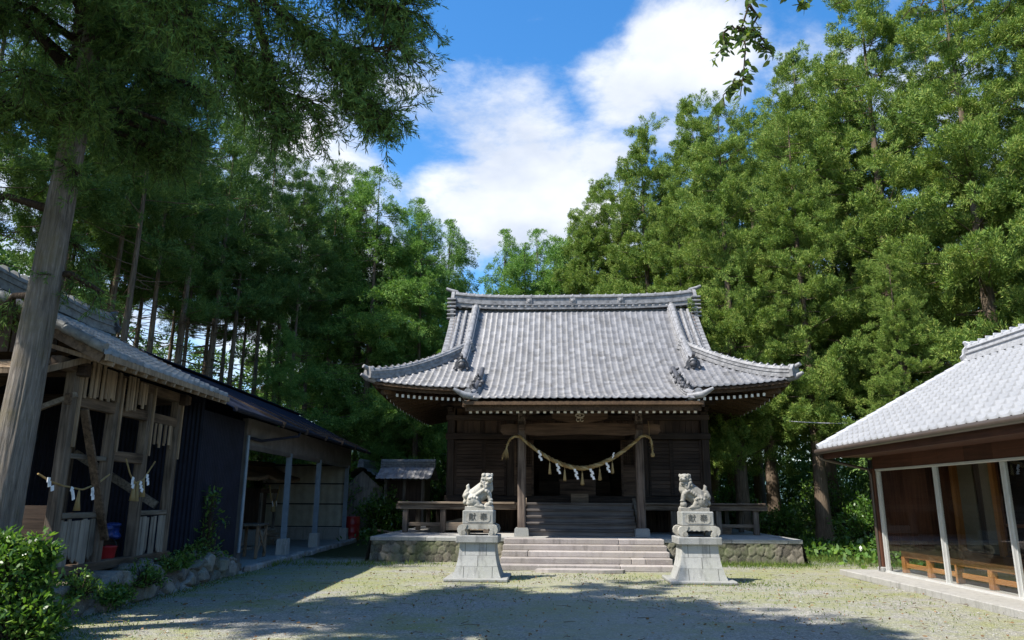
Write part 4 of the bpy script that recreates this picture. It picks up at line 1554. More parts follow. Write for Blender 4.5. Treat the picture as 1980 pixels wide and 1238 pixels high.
# ------------------------------------------------------------------ open timber shed
def timber_shed():
    T = empty('timber_shed', (-7.6, 12.5, .48), 0, 'weathered open timber shed with old tiled roof behind the leaning grey cedar trunk', 'shed')
    o = Vector((-7.6, 12.5, .48))
    L = lambda x, y, z: Vector((x, y, z)) - o
    X = -6.45
    PY_ = (10.8, 12.0, 13.1, 14.25)
    for y in PY_:
        mb = MB(); mb.box(L(X, y, 2.02), (.15, .17, 3.0), 0, None, .012); mb.build('post', W_SHED_Z, T)
        mb = MB(); mb.box(L(X + .095, y + .05, 2.9), (.035, .05, 1.2), 0); mb.build('batten', W_TAN_Z, T)
    for x in (-8.4, -10.4):
        for y in (10.8, 14.25):
            mb = MB(); mb.box(L(x, y, 2.2), (.15, .15, 3.4), 0, None, .012); mb.build('post', W_SHED_Z, T)
    mb = MB(); mb.box(L(X, 12.5, .56), (.18, 3.9, .14), 0, None, .015); mb.build('sill', W_SHED_Y, T)
    mb = MB(); mb.box(L(X, 12.5, 3.46), (.16, 4.4, .17), 0, None, .012); mb.build('wall_plate', W_SHED_Y, T)
    mb = MB(); mb.box(L(X + .015, 12.55, 2.98), (.11, 3.7, .17), 0, None, .01); mb.build('middle_beam', W_SHED_Y, T)
    mb = MB(); mb.box(L(X + .02, 12.55, 2.24), (.10, 1.15, .17), 0, None, .01); mb.build('short_beam', W_SHED_Y, T)
    for a, b_ in ((10.8, 12.0), (13.1, 14.25)):
        mb = MB(); mb.box(L(X + .02, (a + b_) / 2, 1.33), (.11, b_ - a - .17, .08), 0, None, .01); mb.build('rail', W_GREY_Y, T)
    mb = MB(); mb.box(L(X, 11.4, 2.18), (.07, 1.05, .07), 0, None, .01); mb.build('rail', W_GREY_Y, T)
    # weathered plank skirting with ragged ends
    for a, b_ in ((10.88, 11.93), (13.18, 14.17)):
        mb = MB()
        y = a
        while y < b_ - .04:
            w = random.uniform(.07, .13)
            z0 = .52 + (random.uniform(0, .22) if random.random() < .45 else 0)
            z1 = 1.29 - (random.uniform(0, .04))
            yy = y + w / 2
            if random.random() < .93:
                n = 3
                mb.prism([(-w / 2 + .004, z0 + random.uniform(0, .1)), (0, z0 - random.uniform(0, .05)), (w / 2 - .004, z0 + random.uniform(0, .1)), (w / 2 - .004, z1), (-w / 2 + .004, z1)],
                         L(X + .05 + random.uniform(-.008, .008), yy, 0), (0, 1, 0), (0, 0, 1), .022)
            y += w
        mb.build('plank_skirt', W_GREY_Z, T)
    mb = MB(); mb.beam(L(X + .13, 10.95, 2.86), L(X + .13, 12.0, .95), .05, .12, 0, .006, up=(1, 0, 0)); mb.build('diagonal_brace', W_SHED_Y, T)
    mb = MB(); mb.beam(L(-8.2, 14.1, 2.4), L(-6.6, 14.2, 1.45), .06, .14, 0, .006); mb.build('diagonal_brace', W_GREY_Y, T)
    mb = MB(); mb.beam(L(-7.6, 10.5, 1.75), L(-6.45, 10.55, .62), .05, .2, 0, .01, up=(0, 1, 0)); mb.build('buttress', W_GREY_Y, T)
    # front beam of the near gable, tie, struts
    for yy in (10.8, 14.25):
        mb = MB(); mb.box(L(-8.4, yy, 3.42), (4.3, .16, .2), 0, None, .012); mb.build('tie_beam', W_DARK_X, T)
    mb = MB(); mb.beam(L(-7.7, 10.72, 2.5), L(-6.35, 10.75, 3.05), .07, .07, 0); mb.beam(L(-7.7, 10.72, 3.3), L(-7.7, 10.72, 2.45), .06, .06, 0); mb.build('strut', W_GREY_Y, T)
    mb = MB()
    for i in range(9):
        mb.box(L(-8.4 + (i - 4) * .36, 10.84, 3.95 + .42 - abs(i - 4) * .19 / 2 - .2), (.33, .03, .95 - abs(i - 4) * .19), 0)
    mb.build('gable_boarding', W_DARK_Z, T)
    # bunches of thin boards hung below the plate
    def bunch(y0, y1, z0, z1, x=X + .10, n=8):
        mb = MB()
        for i in range(n):
            y = y0 + (y1 - y0) * (i + .5) / n
            w = (y1 - y0) / n * random.uniform(.7, .95)
            zz = z0 + random.uniform(0, .10)
            mb.box(L(x + random.uniform(-.02, .05), y, (zz + z1) / 2), (.02, w, z1 - zz), 0)
        mb.build('hanging_boards', W_TAN_Z, T)
    bunch(10.95, 11.45, 3.02, 3.62, n=7); bunch(11.47, 11.9, 3.05, 3.55, n=5); bunch(12.12, 12.45, 2.95, 3.55, n=5); bunch(12.5, 12.8, 3.05, 3.5, n=4)
    bunch(13.25, 13.95, 2.45, 2.88, n=9)
    # back boarding and dark interior
    mb = MB()
    for i in range(20):
        mb.box(L(-10.45, 10.9 + .18 * i, 2.0), (.03, .174, 2.95), 0)
    mb.build('back_wall', W_DARK_Z, T)
    mb = MB(); mb.box(L(-8.4, 10.9, 1.0), (3.9, .05, .95)); mb.build('low_wall', W_DARK_X, T)
    # roof
    rx, rz, ex, ez = -8.4, 4.88, -5.75, 3.60
    for sg in (1, -1):
        def fn(u, d, sg=sg):
            t = d / 2.65
            return (rx + sg * (2.65 - d)) - o.x, u - o.y, ez + (rz - ez) * (t * .92 + .08 * t * t) - o.z
        tile_slope('roof' if sg > 0 else 'far_roof', fn, 10.25, 14.95, list(np.arange(0, 2.6, .2)) + [2.65], lambda u, d: np.abs(u) < 1e6, M_TILE_OLD, T, pitch=.235, amp=.032, lift=.035, drop=.07)
    for sg in (1, -1):
        for yy in (10.33, 14.88):
            mb = MB(); mb.beam(L(rx + sg * 2.6, yy, ez - .07), L(rx, yy, rz - .05), .04, .17, 0); mb.build('barge_board', W_SHED_Y, T)
    mb = MB()
    for sg in (1, -1):
        mb.beam(L(rx + sg * 2.62, 12.6, ez - .10), L(rx + sg * .02, 12.6, rz - .11), 4.5, .03, 0)
    mb.build('roof_boarding', W_SHED_Y, T)
    mb = MB(); mb.box(L(ex + .03, 12.6, ez - .085), (.05, 4.64, .09), 0); mb.build('eave_board', W_TAN_Z, T)
    for i in range(14):
        y = 10.45 + i * .33
        mb = MB(); mb.beam(L(ex + .05, y, ez - .165), L(X - .3, y, ez + .145), .05, .06, 0); mb.build('rafter', W_TAN_Z, T)
    mb = MB()
    path = [L(rx, y, rz - .02 + .02 * math.sin(y * 3)) for y in np.linspace(10.2, 15.0, 12)]
    mb.sweep([(a * 1.15, b_ * 1.1) for a, b_ in RIDGE_PROF], path)
    ridge_knobs(mb, path, .12, .26, .34)
    mb.build('ridge', M_RIDGE_OLD, T)
    demon_tile('demon_tile', T, L(rx, 15.02, rz + .05), R(180), .75)
    demon_tile('demon_tile', T, L(rx, 10.16, rz + .05), 0, .75)
    # verge cover tiles
    mb = MB()
    for sg in (1, -1):
        for i in range(13):
            t0 = i / 13; t1 = (i + 1.06) / 13
            mb.tube([L(rx + sg * 2.65 * (1 - t0), 10.27, ez + (rz - ez) * t0 + .05), L(rx + sg * 2.65 * (1 - t1), 10.27, ez + (rz - ez) * t1 + .035)], .075, 8)
    mb.build('verge_tiles', M_RIDGE_OLD, T)
    # small board awning at the near gable
    mb = MB()
    for i in range(7):
        mb.beam(L(-7.75 + .18 * i, 9.95, 3.30 - .0 * i), L(-7.75 + .18 * i, 10.75, 3.55), .165, .02, 0)
    mb.beam(L(-6.55, 9.95, 3.23), L(-6.2, 10.8, 3.60), .06, .09, 0)
    mb.beam(L(-7.9, 9.97, 3.26), L(-6.5, 9.97, 3.26), .05, .06, 0)
    mb.build('board_awning', W_TAN_Z, T)
    return T


timber_shed()


def hung_rope(name, pts, label, drops, group=None, r=.014):
    """a sagging straw rope with paper twists and tassels"""
    base = Vector(pts[0])
    t = empty(name, base, 0, label, 'rope', group)
    mb = MB()
    path = []
    P = [Vector(p) - base for p in pts]
    for i in range(len(P) - 1):
        for s in np.linspace(0, 1, 9)[:-1]:
            path.append(P[i].lerp(P[i + 1], float(s)))
    path.append(P[-1])
    sm = [path[0]] + [(path[i - 1] + path[i] * 2 + path[i + 1]) / 4 for i in range(1, len(path) - 1)] + [path[-1]]
    mb.tube(sm, r, 6)
    mb.build('cord', M_STRAW, t)
    for p, kind in drops:
        p = Vector(p) - base
        mb = MB()
        if kind == 'p':
            for i in range(3):
                mb.box(p + Vector((.02, random.uniform(-.03, .03) + .03 * i, -.04 - .055 * i)), (.012, .06, .07), 0, Matrix.Rotation(random.uniform(-.6, .6), 3, 'X'))
            mb.build('paper_streamer', M_PAPER, t)
        else:
            mb.lathe([(.01, 0), (.018, -.05), (.026, -.14), (.05, -.30), (.02, -.295)], p, 9)
            mb.build('straw_tassel', M_STRAW, t)


hung_rope('shed_rope', [(-6.2, 12.1, 2.2), (-6.2, 12.3, 1.95), (-6.2, 12.5, 1.82), (-6.2, 12.75, 1.88), (-6.2, 13.1, 2.2)],
          'thin straw rope with tassels and paper twists between two timber shed posts',
          [((-6.2, 12.35, 1.92), 'p'), ((-6.2, 12.46, 1.84), 't'), ((-6.2, 12.58, 1.83), 't'), ((-6.2, 12.66, 1.86), 'p'), ((-6.2, 12.78, 1.90), 't'), ((-6.2, 12.86, 1.98), 'p')], 'ropes hung in the timber shed')
hung_rope('shed_rope', [(-6.42, 10.25, 1.90), (-6.38, 10.5, 1.80), (-6.38, 10.8, 1.75), (-6.38, 11.3, 1.70), (-6.38, 11.7, 1.80), (-6.38, 12.0, 1.95)],
          'sagging rope of old straw with paper scraps above the broken planks',
          [((-6.36, 10.4, 1.86), 'p'), ((-6.34, 10.95, 1.74), 'p'), ((-6.34, 11.15, 1.70), 't'), ((-6.34, 11.45, 1.74), 'p'), ((-6.34, 11.62, 1.78), 'p')], 'ropes hung in the timber shed')

# blue tarp and red bucket lying in the timber shed
mb = MB()
for k in range(14):
    mb.ball((random.uniform(-.18, .18), random.uniform(-.34, .30), random.uniform(.0, .2)), (random.uniform(.08, .15), random.uniform(.10, .18), random.uniform(.03, .07)), 0, 9, 6)
tg = blob_mesh('blue_tarp', mb, M_BLUE, .03, (-6.72, 12.75, .95), 0, 2)
tag(tg, 'crumpled blue tarp heaped behind the timber shed plank skirting', 'tarp')
mb = MB(); mb.lathe([(.13, 0), (.135, .02), (.17, .30), (.18, .31), (.17, .325), (.155, .30), (.12, .03)], (0, 0, 0), 18)
b_ = empty('red_bucket', (-6.62, 12.62, .50), 0, 'dull red plastic bucket on the timber shed floor under the blue tarp', 'bucket'); mb.build('bucket_body', M_RED, b_)
mb = MB(); mb.tube([(.17 * math.cos(t), .02, .31 + .14 * math.sin(t)) for t in np.linspace(0, math.pi, 9)], .007, 6); mb.build('handle', M_CABLE, b_)
mb = MB(); mb.box((-6.95, 12.75, .72), (.5, .9, .46), 0, None, .02)
tag(mb.build('wooden_chest', W_DARK_Y), 'low dark wooden chest under the blue tarp in the timber shed', 'chest')


# ------------------------------------------------------------------ dark corrugated shed
def corr(name, p, a, b_, La, Lb, pitch, amp, mat, parent, nb=2, flat=False, res=8):
    """corrugated sheet: ribs run along b, waves along a"""
    p = np.array(p, float); a = np.array(Vector(a).normalized()); b_ = np.array(Vector(b_).normalized()); n = np.cross(a, b_)
    na = max(2, int(La / pitch * res))
    s = np.linspace(0, La, na); t = np.linspace(0, Lb, nb)
    w = amp * np.sin(2 * np.pi * s / pitch)
    if flat: w = amp * np.clip(2.5 * np.sin(2 * np.pi * s / pitch), -1, 1)
    S, T = np.meshgrid(s, t)
    Wv = np.tile(w, (nb, 1))
    V = p + S[..., None] * a + T[..., None] * b_ + Wv[..., None] * n
    I = np.arange(V.shape[0] * V.shape[1]).reshape(S.shape)
    Q = np.stack([I[:-1, :-1].ravel(), I[:-1, 1:].ravel(), I[1:, 1:].ravel(), I[1:, :-1].ravel()], 1)
    return np_mesh(name, V.reshape(-1, 3), Q, mat, parent, smooth=True)


def metal_shed():
    o = Vector((-7.8, 22, 0))
    T = empty('metal_shed', o, 0, 'long dark blue corrugated metal shed with open bays and steel posts', 'shed')
    L = lambda x, y, z: Vector((x, y, z)) - o
    y0, y1, yo = 14.95, 28.9, 17.4
    X = -6.2
    corr('corrugated_wall', L(X, y0, .12), (0, 1, 0), (0, 0, 1), yo - y0, 3.2, .085, .012, M_CORR, T)
    corr('end_wall', L(-10.6, y0, .3), (1, 0, 0), (0, 0, 1), 4.4, 3.3, .085, .012, M_CORR, T)
    corr('corrugated_wall', L(-10.6, y1, .12), (0, -1, 0), (0, 0, 1), y1 - y0, 3.2, .085, .012, M_CORR, T)
    for yy in (y0, y1):
        mb = MB(); mb.prism([(-2.2, 0), (2.2, 0), (0, 1.15)], L(-8.4, yy, 3.45), (1, 0, 0), (0, 0, 1), .04); mb.build('gable_sheet', M_CORR, T)
    corr('inner_wall', L(-10.4, yo + .05, .12), (1, 0, 0), (0, 0, 1), 4.15, 3.2, .085, .010, M_CORR_GREY, T)
    corr('header_sheet', L(X + .03, yo, 2.80), (0, 1, 0), (0, 0, 1), y1 - yo, .62, .085, .012, M_CORR_GREY, T)
    mb = MB(); mb.box(L(X, (yo + y1) / 2, 2.75), (.10, y1 - yo, .10), 0); mb.build('header_beam', M_CORR_GREY, T)
    mb = MB(); mb.box(L(X + .005, yo + .03, 1.75), (.14, .24, 3.3), 0, None, .01); mb.build('corner_trim', M_CORR_GREY, T)
    for y in (21.0, 24.3, 28.5):
        s = MB()
        s.box(L(X, y - .045, 1.45), (.14, .012, 2.7)); s.box(L(X, y + .045, 1.45), (.14, .012, 2.7)); s.box(L(X, y, 1.45), (.012, .078, 2.7))
        s.box(L(X - .02, y, 1.45), (.07, .10, 2.7))
        s.build('steel_post', M_STEEL_BLUE, T)
        s = MB(); s.prism([(-.17, 0), (.17, 0), (.13, .42), (-.13, .42)], L(X, y, .1), (0, 1, 0), (0, 0, 1), .28); s.build('post_footing', M_CONC, T)
    # far end panels, cream coloured, on a concrete base
    corr('cream_panel', L(-9.4, y1 - .25, .55), (1, 0, 0), (0, 0, 1), 3.12, 2.3, .31, .006, M_CREAM, T, flat=True)
    mb = MB()
    for z in (.56, 1.38, 2.12, 2.8): mb.box(L(-7.84, y1 - .28, z), (3.2, .06, .045))
    mb.build('panel_rail', M_CORR, T)
    mb = MB(); mb.box(L(-7.9, y1 - .25, .32), (3.4, .26, .46), 0, None, .015); mb.build('base_wall', M_CONC, T)
    # roof: fine ribbed sheets
    rx, rz, ex, ez = -8.4, 4.76, -5.6, 3.36
    d = Vector((ex - rx, 0, ez - rz))
    for sg in (1, -1):
        dd = Vector((sg * d.x, 0, d.z))
        corr('roof_sheet', L(rx, y0 - .1, rz), (0, 1, 0), dd, y1 - y0 + .5, d.length, .26, .010, M_CORR_ROOF, T, flat=True, res=10)
    mb = MB(); mb.box(L(rx, (y0 + y1) / 2 + .1, rz + .02), (.3, y1 - y0 + .5, .04), 0, None, .01); mb.build('ridge_cap', M_CORR_ROOF, T)
    for i in range(6):
        y = yo + .5 + i * 2.1
        mb = MB(); mb.beam(L(rx, y, rz - .12), L(ex + .15, y, ez - .06), .08, .14); mb.build('rafter', W_DARK_X, T)
    mb = MB(); mb.tube([L(ex + .06, y0 - .1, ez - .03), L(ex + .06, y1 + .4, ez - .05)], .055, 8); mb.build('gutter', M_CORR, T)
    mb = MB()
    mb.tube([L(ex + .06, 19.6, ez - .06), L(ex + .02, 19.55, ez - .2), L(X + .12, 18.2, ez - .42), L(X + .10, 17.35, 2.95)], .035, 8, 0)
    mb.build('gutter_elbow', M_CORR, T)
    mb = MB(); mb.tube([L(X + .10, 17.33, 3.0), L(X + .10, 17.33, .4)], .04, 8); mb.build('downpipe', M_STEEL_BLUE, T)


metal_shed()


def small_hokora(x, y, rz, label, s=1.0):
    t = empty('miniature_shrine', (x, y, .1), rz, label, 'small shrine', 'miniature shrines inside the metal shed')
    mb = MB(); mb.box((0, 0, .25), (1.3 * s, 1.2 * s, .5), 0, None, .02); mb.build('stone_base', M_RUBBLE if False else M_CONC, t)
    mb = MB(); mb.box((0, .1, 1.15), (.8 * s, .7 * s, 1.3)); mb.build('body', W_DARK_Z, t)
    for sx in (-1, 1):
        mb = MB(); mb.box((sx * .48 * s, -.52 * s, 1.15), (.09, .09, 1.3), 0, None, .01); mb.build('post', W_GREY_Z, t)
    mb = MB(); mb.box((0, -.52 * s, 1.72), (1.25 * s, .1, .14), 0, None, .01); mb.build('beam', W_BEAM_X, t)
    mb = MB()
    for i in range(4): mb.box((0, -.62 * s - .16 * i, .45 - .11 * i), (.7 * s, .17, .06))
    mb.build('stair', W_GREY_Y, t)
    # flowing shingle roof
    for sg in (-1, 1):
        V = []; Q = []
        n = 10
        for i in range(n):
            q = i / (n - 1)
            yy = sg * q * 1.15 * s; zz = 2.55 - .55 * q ** .7 + .06 * q * q
            for xx in np.linspace(-1, 1, 9):
                V.append((xx * 1.05 * s, yy, zz + .10 * abs(xx) ** 3)); 
        for i in range(n - 1):
            for j in range(8): Q.append((i * 9 + j, i * 9 + j + 1, (i + 1) * 9 + j + 1, (i + 1) * 9 + j))
        V2 = [(a, b_, c - .09) for a, b_, c in V]; m_ = len(V)
        Q2 = [tuple(k + m_ for k in reversed(q)) for q in Q]
        e = [(k, k + 1, m_ + k + 1, m_ + k) for k in range((n - 1) * 9, n * 9 - 1)] + [(i * 9, (i + 1) * 9, m_ + (i + 1) * 9, m_ + i * 9) for i in range(n - 1)] + [(i * 9 + 8, m_ + i * 9 + 8, m_ + (i + 1) * 9 + 8, (i + 1) * 9 + 8) for i in range(n - 1)]
        np_mesh('roof', np.array(V + V2), np.array(Q + Q2 + e), M_THATCH, t)
    mb = MB(); mb.box((0, 0, 2.6), (2.2 * s, .22, .16), 0, None, .02); mb.build('ridge', W_DARK_X, t)
    return t


small_hokora(-8.5, 21.6, R(80), 'miniature wooden shrine with curved shingle roof, nearer of two in the metal shed', 1.0)
small_hokora(-8.5, 25.2, R(80), 'miniature wooden shrine with curved shingle roof, farther of two in the metal shed', .95)
for k, (yy, lab) in enumerate(((21.6, 'looped straw rope with pale tassels on the nearer miniature shrine'), (25.2, 'looped straw rope with pale tassels on the farther miniature shrine'))):
    x = -7.85
    hung_rope('looped_rope', [(x, yy - .55, 2.0), (x, yy - .3, 1.55), (x, yy, 1.40), (x, yy + .3, 1.55), (x, yy + .55, 2.0)], lab,
              [((x, yy - .2, 1.5), 'p'), ((x, yy - .1, 1.46), 't'), ((x, yy, 1.44), 't'), ((x, yy + .1, 1.46), 't'), ((x, yy + .22, 1.5), 'p')], 'ropes on the miniature shrines', .022)
# wooden trestle at the shed mouth
t = empty('wooden_trestle', (-6.45, 19.9, .1), R(4), 'brown wooden trestle with crossed braces at the metal shed opening', 'trestle')
for y in (-.42, .42):
    mb = MB(); mb.box((0, y, .40), (.07, .08, .80), 0, None, .008); mb.build('leg', W_ORANGE_Z if False else W_TAN_Z, t)
    mb = MB(); mb.box((-.5, y, .40), (.07, .08, .80), 0, None, .008); mb.build('leg', W_TAN_Z, t)
mb = MB(); mb.box((-.25, 0, .82), (.62, 1.05, .05), 0, None, .008); mb.build('top', W_GREY_Y, t)
mb = MB(); mb.beam((.0, -.4, .1), (.0, .4, .7), .03, .06); mb.beam((.035, -.4, .7), (.035, .4, .1), .03, .06); mb.build('cross_brace', W_TAN_Z, t)

# red drum
t = empty('red_drum', (-6.15, 29.7, .03), 0, 'red ribbed steel drum standing at the far corner of the metal shed', 'drum')
mb = MB(); mb.lathe([(.29, 0), (.30, .02), (.29, .05), (.29, .27), (.31, .30), (.29, .33), (.29, .57), (.31, .60), (.29, .63), (.29, .84), (.30, .87), (.28, .88), (.27, .86), (.0, .86)], (0, 0, 0), 24); mb.build('drum_body', M_RED, t)
mb = MB(); mb.lathe([(.035, 0), (.035, .02), (.0, .022)], (.16, 0, .862), 10); mb.build('bung', M_CABLE, t)
# fallen poles beside the drum
for k, (p, q, lab) in enumerate((((-5.6, 31.2, .35), (-3.6, 30.2, .12), 'thin fallen pole lying in the dark behind the red drum'),)):
    mb = MB(); mb.tube([p, q], [.06, .045], 9); tag(mb.build('fallen_pole', W_TAN_Z), lab, 'pole')


# ------------------------------------------------------------------ small tiled buildings behind, left of the hall
def small_tiled(name, label, x, y, rz, w, dpt, ez, rzh, body_mat):
    t = empty(name, (x, y, 0), rz, label, 'outbuilding')
    run = dpt / 2 + .45
    for sg in (-1, 1):
        fn = lambda u, d, sg=sg: (u, sg * (run - d), ez + (rzh - ez) * d / run)
        tile_slope('roof', fn, -w / 2 - .3, w / 2 + .3, list(np.arange(0, run - .05, .2)) + [run], lambda u, d: np.abs(u) < 1e6, M_TILE, t, pitch=.24)
    mb = MB(); mb.sweep(RIDGE_PROF, [(-w / 2 - .32, 0, rzh - .04), (w / 2 + .32, 0, rzh - .04)]); mb.build('ridge', M_RIDGE_OLD, t)
    mb = MB(); mb.box((0, 0, ez / 2 + .02), (w, dpt, ez - .1)); mb.prism([(-dpt / 2, 0), (dpt / 2, 0), (0, (rzh - ez) * .85)], (-w / 2, 0, ez - .05), (0, 1, 0), (0, 0, 1), .05); mb.prism([(-dpt / 2, 0), (dpt / 2, 0), (0, (rzh - ez) * .85)], (w / 2, 0, ez - .05), (0, 1, 0), (0, 0, 1), .05)
    mb.build('wall', body_mat, t)
    for sx in (-1, 0, 1):
        mb = MB(); mb.box((sx * (w / 2 - .08), -dpt / 2 - .04, ez / 2), (.14, .1, ez), 0, None, .01); mb.build('post', W_GREY_Z, t)
    return t


small_tiled('tiled_outbuilding', 'low dark outbuilding with grey tiled roof beyond the left veranda', -4.5, 33.0, R(-3), 1.75, 1.4, 2.38, 2.95, W_DARK_Z)
small_tiled('tiled_outbuilding', 'little gabled outbuilding with tiled roof partly behind the red drum', -6.4, 34.0, R(82), 1.7, 1.7, 2.1, 2.95, W_GREY_Z)


# ------------------------------------------------------------------ right hall
def right_hall():
    o = Vector((8.06, 16.6, 0))
    T = empty('assembly_hall', o, R(-1.43), 'long red brown hall with new silver tiled roof and open glazed veranda', 'hall')
    yN = -15.0
    # concrete apron is part of the hall
    mb = MB(); mb.box((.2, (yN + .65) / 2, .055), (1.95, .65 - yN, .13), 0, None, .012); mb.build('concrete_apron', M_CONC, T)
    rx, rz, ex, ez = 2.75, 4.82, -1.08, 2.72
    run = rx - ex
    for sg in (1, -1):
        fn = lambda u, d, sg=sg: ((ex + d) if sg > 0 else (2 * rx - ex - d), u, ez + (rz - ez) * d / run)
        tile_slope('roof' if sg > 0 else 'far_roof', fn, yN, .45, list(np.arange(0, run - .05, .235)) + [run], lambda u, d: np.abs(u) < 1e6, M_TILE_NEW, T, pitch=.265, amp=.040, lift=.070, drop=.07)
    mb = MB()
    path = [(rx, y, rz - .04) for y in np.linspace(yN, .5, 3)]
    mb.sweep([(-.22, 0), (.22, 0), (.22, .08), (.17, .09), (.17, .17), (.20, .18), (.20, .21), (.12, .22), (.12, .30), (.15, .31), (.13, .38), (.07, .42), (-.07, .42), (-.13, .38), (-.15, .31), (-.12, .30), (-.12, .22), (-.20, .21), (-.20, .18), (-.17, .17), (-.17, .09), (-.22, .08)], path)
    for i in range(52):
        mb.box((rx, .3 - .29 * i, rz + .36), (.30, .035, .09), 0, None, .015)
    mb.build('ridge', M_RIDGE_NEW, T)
    demon_tile('demon_tile', T, (rx, .56, rz - .02), R(180), .8, M_RIDGE_NEW)
    mb = MB()
    for sg in (1, -1):
        for i in range(16):
            t0 = i / 16; t1 = (i + 1.05) / 16
            xa = ex + run * t0 if sg > 0 else 2 * rx - ex - run * t0; xb = ex + run * t1 if sg > 0 else 2 * rx - ex - run * t1
            mb.tube([(xa, .46, ez + (rz - ez) * t0 + .055), (xb, .46, ez + (rz - ez) * t1 + .04)], .075, 8)
    mb.build('verge_tiles', M_RIDGE_NEW, T)
    for sg in (1, -1):
        xa = ex if sg > 0 else 2 * rx - ex
        mb = MB(); mb.beam((xa, .42, ez - .10), (rx, .42, rz - .10), .05, .18); mb.build('barge_board', M_BROWN_METAL, T)
    mb = MB(); mb.box((ex + .10, (yN + .4) / 2, ez - .13), (.04, .4 - yN, .17)); mb.build('fascia', W_RED_Y, T)
    mb = MB(); mb.box((ex + .62, (yN + .4) / 2, ez - .16), (1.0, .4 - yN, .03)); mb.beam((2 * rx - ex - .1, (yN + .4) / 2, ez - .12), (rx, (yN + .4) / 2, rz - .14), .38 - yN, .04) if False else None
    mb.build('soffit', W_RED_Y, T)
    mb = MB(); mb.tube([(ex - .02, y, ez - .045) for y in (yN, .5)], .06, 10); mb.build('gutter', M_BROWN_METAL, T)
    mb = MB(); mb.tube([(ex - .01, .40, ez - .09), (ex, .40, ez - .17), (ex + .12, .38, ez - .23), (-.12, .18, ez - .44), (-.08, .16, ez - .56), (-.08, .16, .15)], .035, 10); mb.build('downpipe', M_BROWN_METAL, T)
    # wall over the glazing
    mb = MB()
    y = 0.12
    while y > yN:
        w = random.uniform(.8, 1.0)
        mb.box((.0, y - w / 2, 2.45), (.08, w - .006, .36)); y -= w
    mb.build('upper_wall', W_RED_Y, T)
    mb = MB(); mb.box((0, yN / 2, 2.255), (.11, -yN, .045), 0, None, .004); mb.box((0, yN / 2, .135), (.11, -yN, .03)); mb.build('glazing_track', M_ALU, T)
    ys = [0, -2.35, -4.42, -6.6, -8.8, -11.0]
    for y in ys:
        mb = MB()
        mb.box((-.01, y, 1.19), (.045, .04, 2.10)); mb.box((.035, y - .028, 1.19), (.04, .03, 2.10))
        mb.build('aluminium_post', M_ALU, T)
    for ya, yb in zip(ys[:-1], ys[1:]):
        mb = MB(); mb.box((.012, (ya + yb) / 2, 1.19), (.006, ya - yb - .09, 2.06)); mb.build('glass_pane', M_CLEAR, T)
    mb = MB(); mb.box((.02, .16, 1.25), (.16, .16, 2.1), 0, None, .01); mb.build('corner_post', W_RED_Z, T)
    mb = MB(); mb.box((.02, .16, .16), (.24, .24, .12), 0, None, .02); mb.build('post_base', M_STONE, T)
    mb = MB()
    for i in range(6): mb.box((.10 + .25 * i + .125, .14, 1.55), (.247, .05, 2.0))
    mb.build('return_wall', W_RED_Z, T)
    mb = MB(); mb.box((3.2, .17, 1.45), (3.8, .08, 2.7)); mb.prism([(-2.55, 0), (2.55, 0), (0, 1.55)], (rx, .17, 2.75), (1, 0, 0), (0, 0, 1), .06); mb.build('gable_wall', W_RED_Z, T)
    mb = MB(); mb.box((5.5, yN / 2, 1.4), (.1, -yN, 2.6)); mb.build('rear_wall', W_RED_Z, T)
    mb = MB(); mb.box((1.0, yN / 2, 2.62), (1.95, -yN, .04)); mb.build('veranda_ceiling', W_RED_Y, T)
    # raised floor with its open front of short posts and rails
    mb = MB()
    for i in range(6): mb.box((.42 + .19 * i, yN / 2 - .02, .545), (.184, -yN - .1, .045))
    mb.build('veranda_floor', W_ORANGE_Y, T)
    mb = MB(); mb.box((.33, yN / 2 - .02, .50), (.10, -yN - .1, .13), 0, None, .008); mb.build('floor_edge', W_ORANGE_Y, T)
    mb = MB(); mb.box((.35, yN / 2 - .02, .27), (.06, -yN - .1, .09), 0, None, .006); mb.build('low_rail', W_ORANGE_Y, T)
    for i in range(13):
        mb = MB(); mb.box((.33, -.12 - 1.02 * i, .28), (.11, .13, .32), 0, None, .008); mb.build('short_post', W_ORANGE_Z, T)
    mb = MB(); mb.box((1.0, yN / 2, .3), (.05, -yN, .42)); mb.build('inner_plinth', M_CONC, T)
    # inner wall: posts, cream panels, dark glass doors
    xi = 1.62
    y = -.05
    seq = [('post', .12), ('panel', .55), ('dark', .25), ('panel', .5), ('post', .13), ('glass', .95), ('glass', .95), ('post', .16), ('dark', .3), ('panel', .5), ('post', .13), ('glass', .95), ('glass', .95), ('post', .14), ('panel', .6), ('glass', .95), ('post', .13)]
    k = 0
    while y > yN + 1:
        kind, w = seq[k % len(seq)]; k += 1
        mb = MB()
        if kind == 'post':
            mb.box((xi - .03, y - w / 2, 1.55), (.14, w, 2.05), 0, None, .006); mb.build('inner_post', W_ORANGE_Z if k % 3 else W_RED_Z, T)
        elif kind == 'panel':
            mb.box((xi + .03, y - w / 2, 1.5), (.03, w - .01, 1.85)); mb.build('cream_panel', M_FUSUMA, T)
        elif kind == 'dark':
            mb.box((xi + .06, y - w / 2, 1.5), (.03, w - .01, 1.85)); mb.build('dark_panel', W_DARK_Z, T)
        else:
            d_ = empty('glass_door', (0, 0, 0)); d_.parent = T
            for yy in (y - .025, y - w + .025): mb.box((xi, yy, 1.5), (.04, .05, 1.85))
            for z in (.61, 1.15, 2.39): mb.box((xi, y - w / 2, z), (.04, w - .1, .06))
            mb.build('frame', W_RED_Z, d_)
            mb = MB(); mb.box((xi + .005, y - w / 2, 1.5), (.012, w - .1, 1.72)); mb.build('pane', M_GLASS, d_)
        y -= w
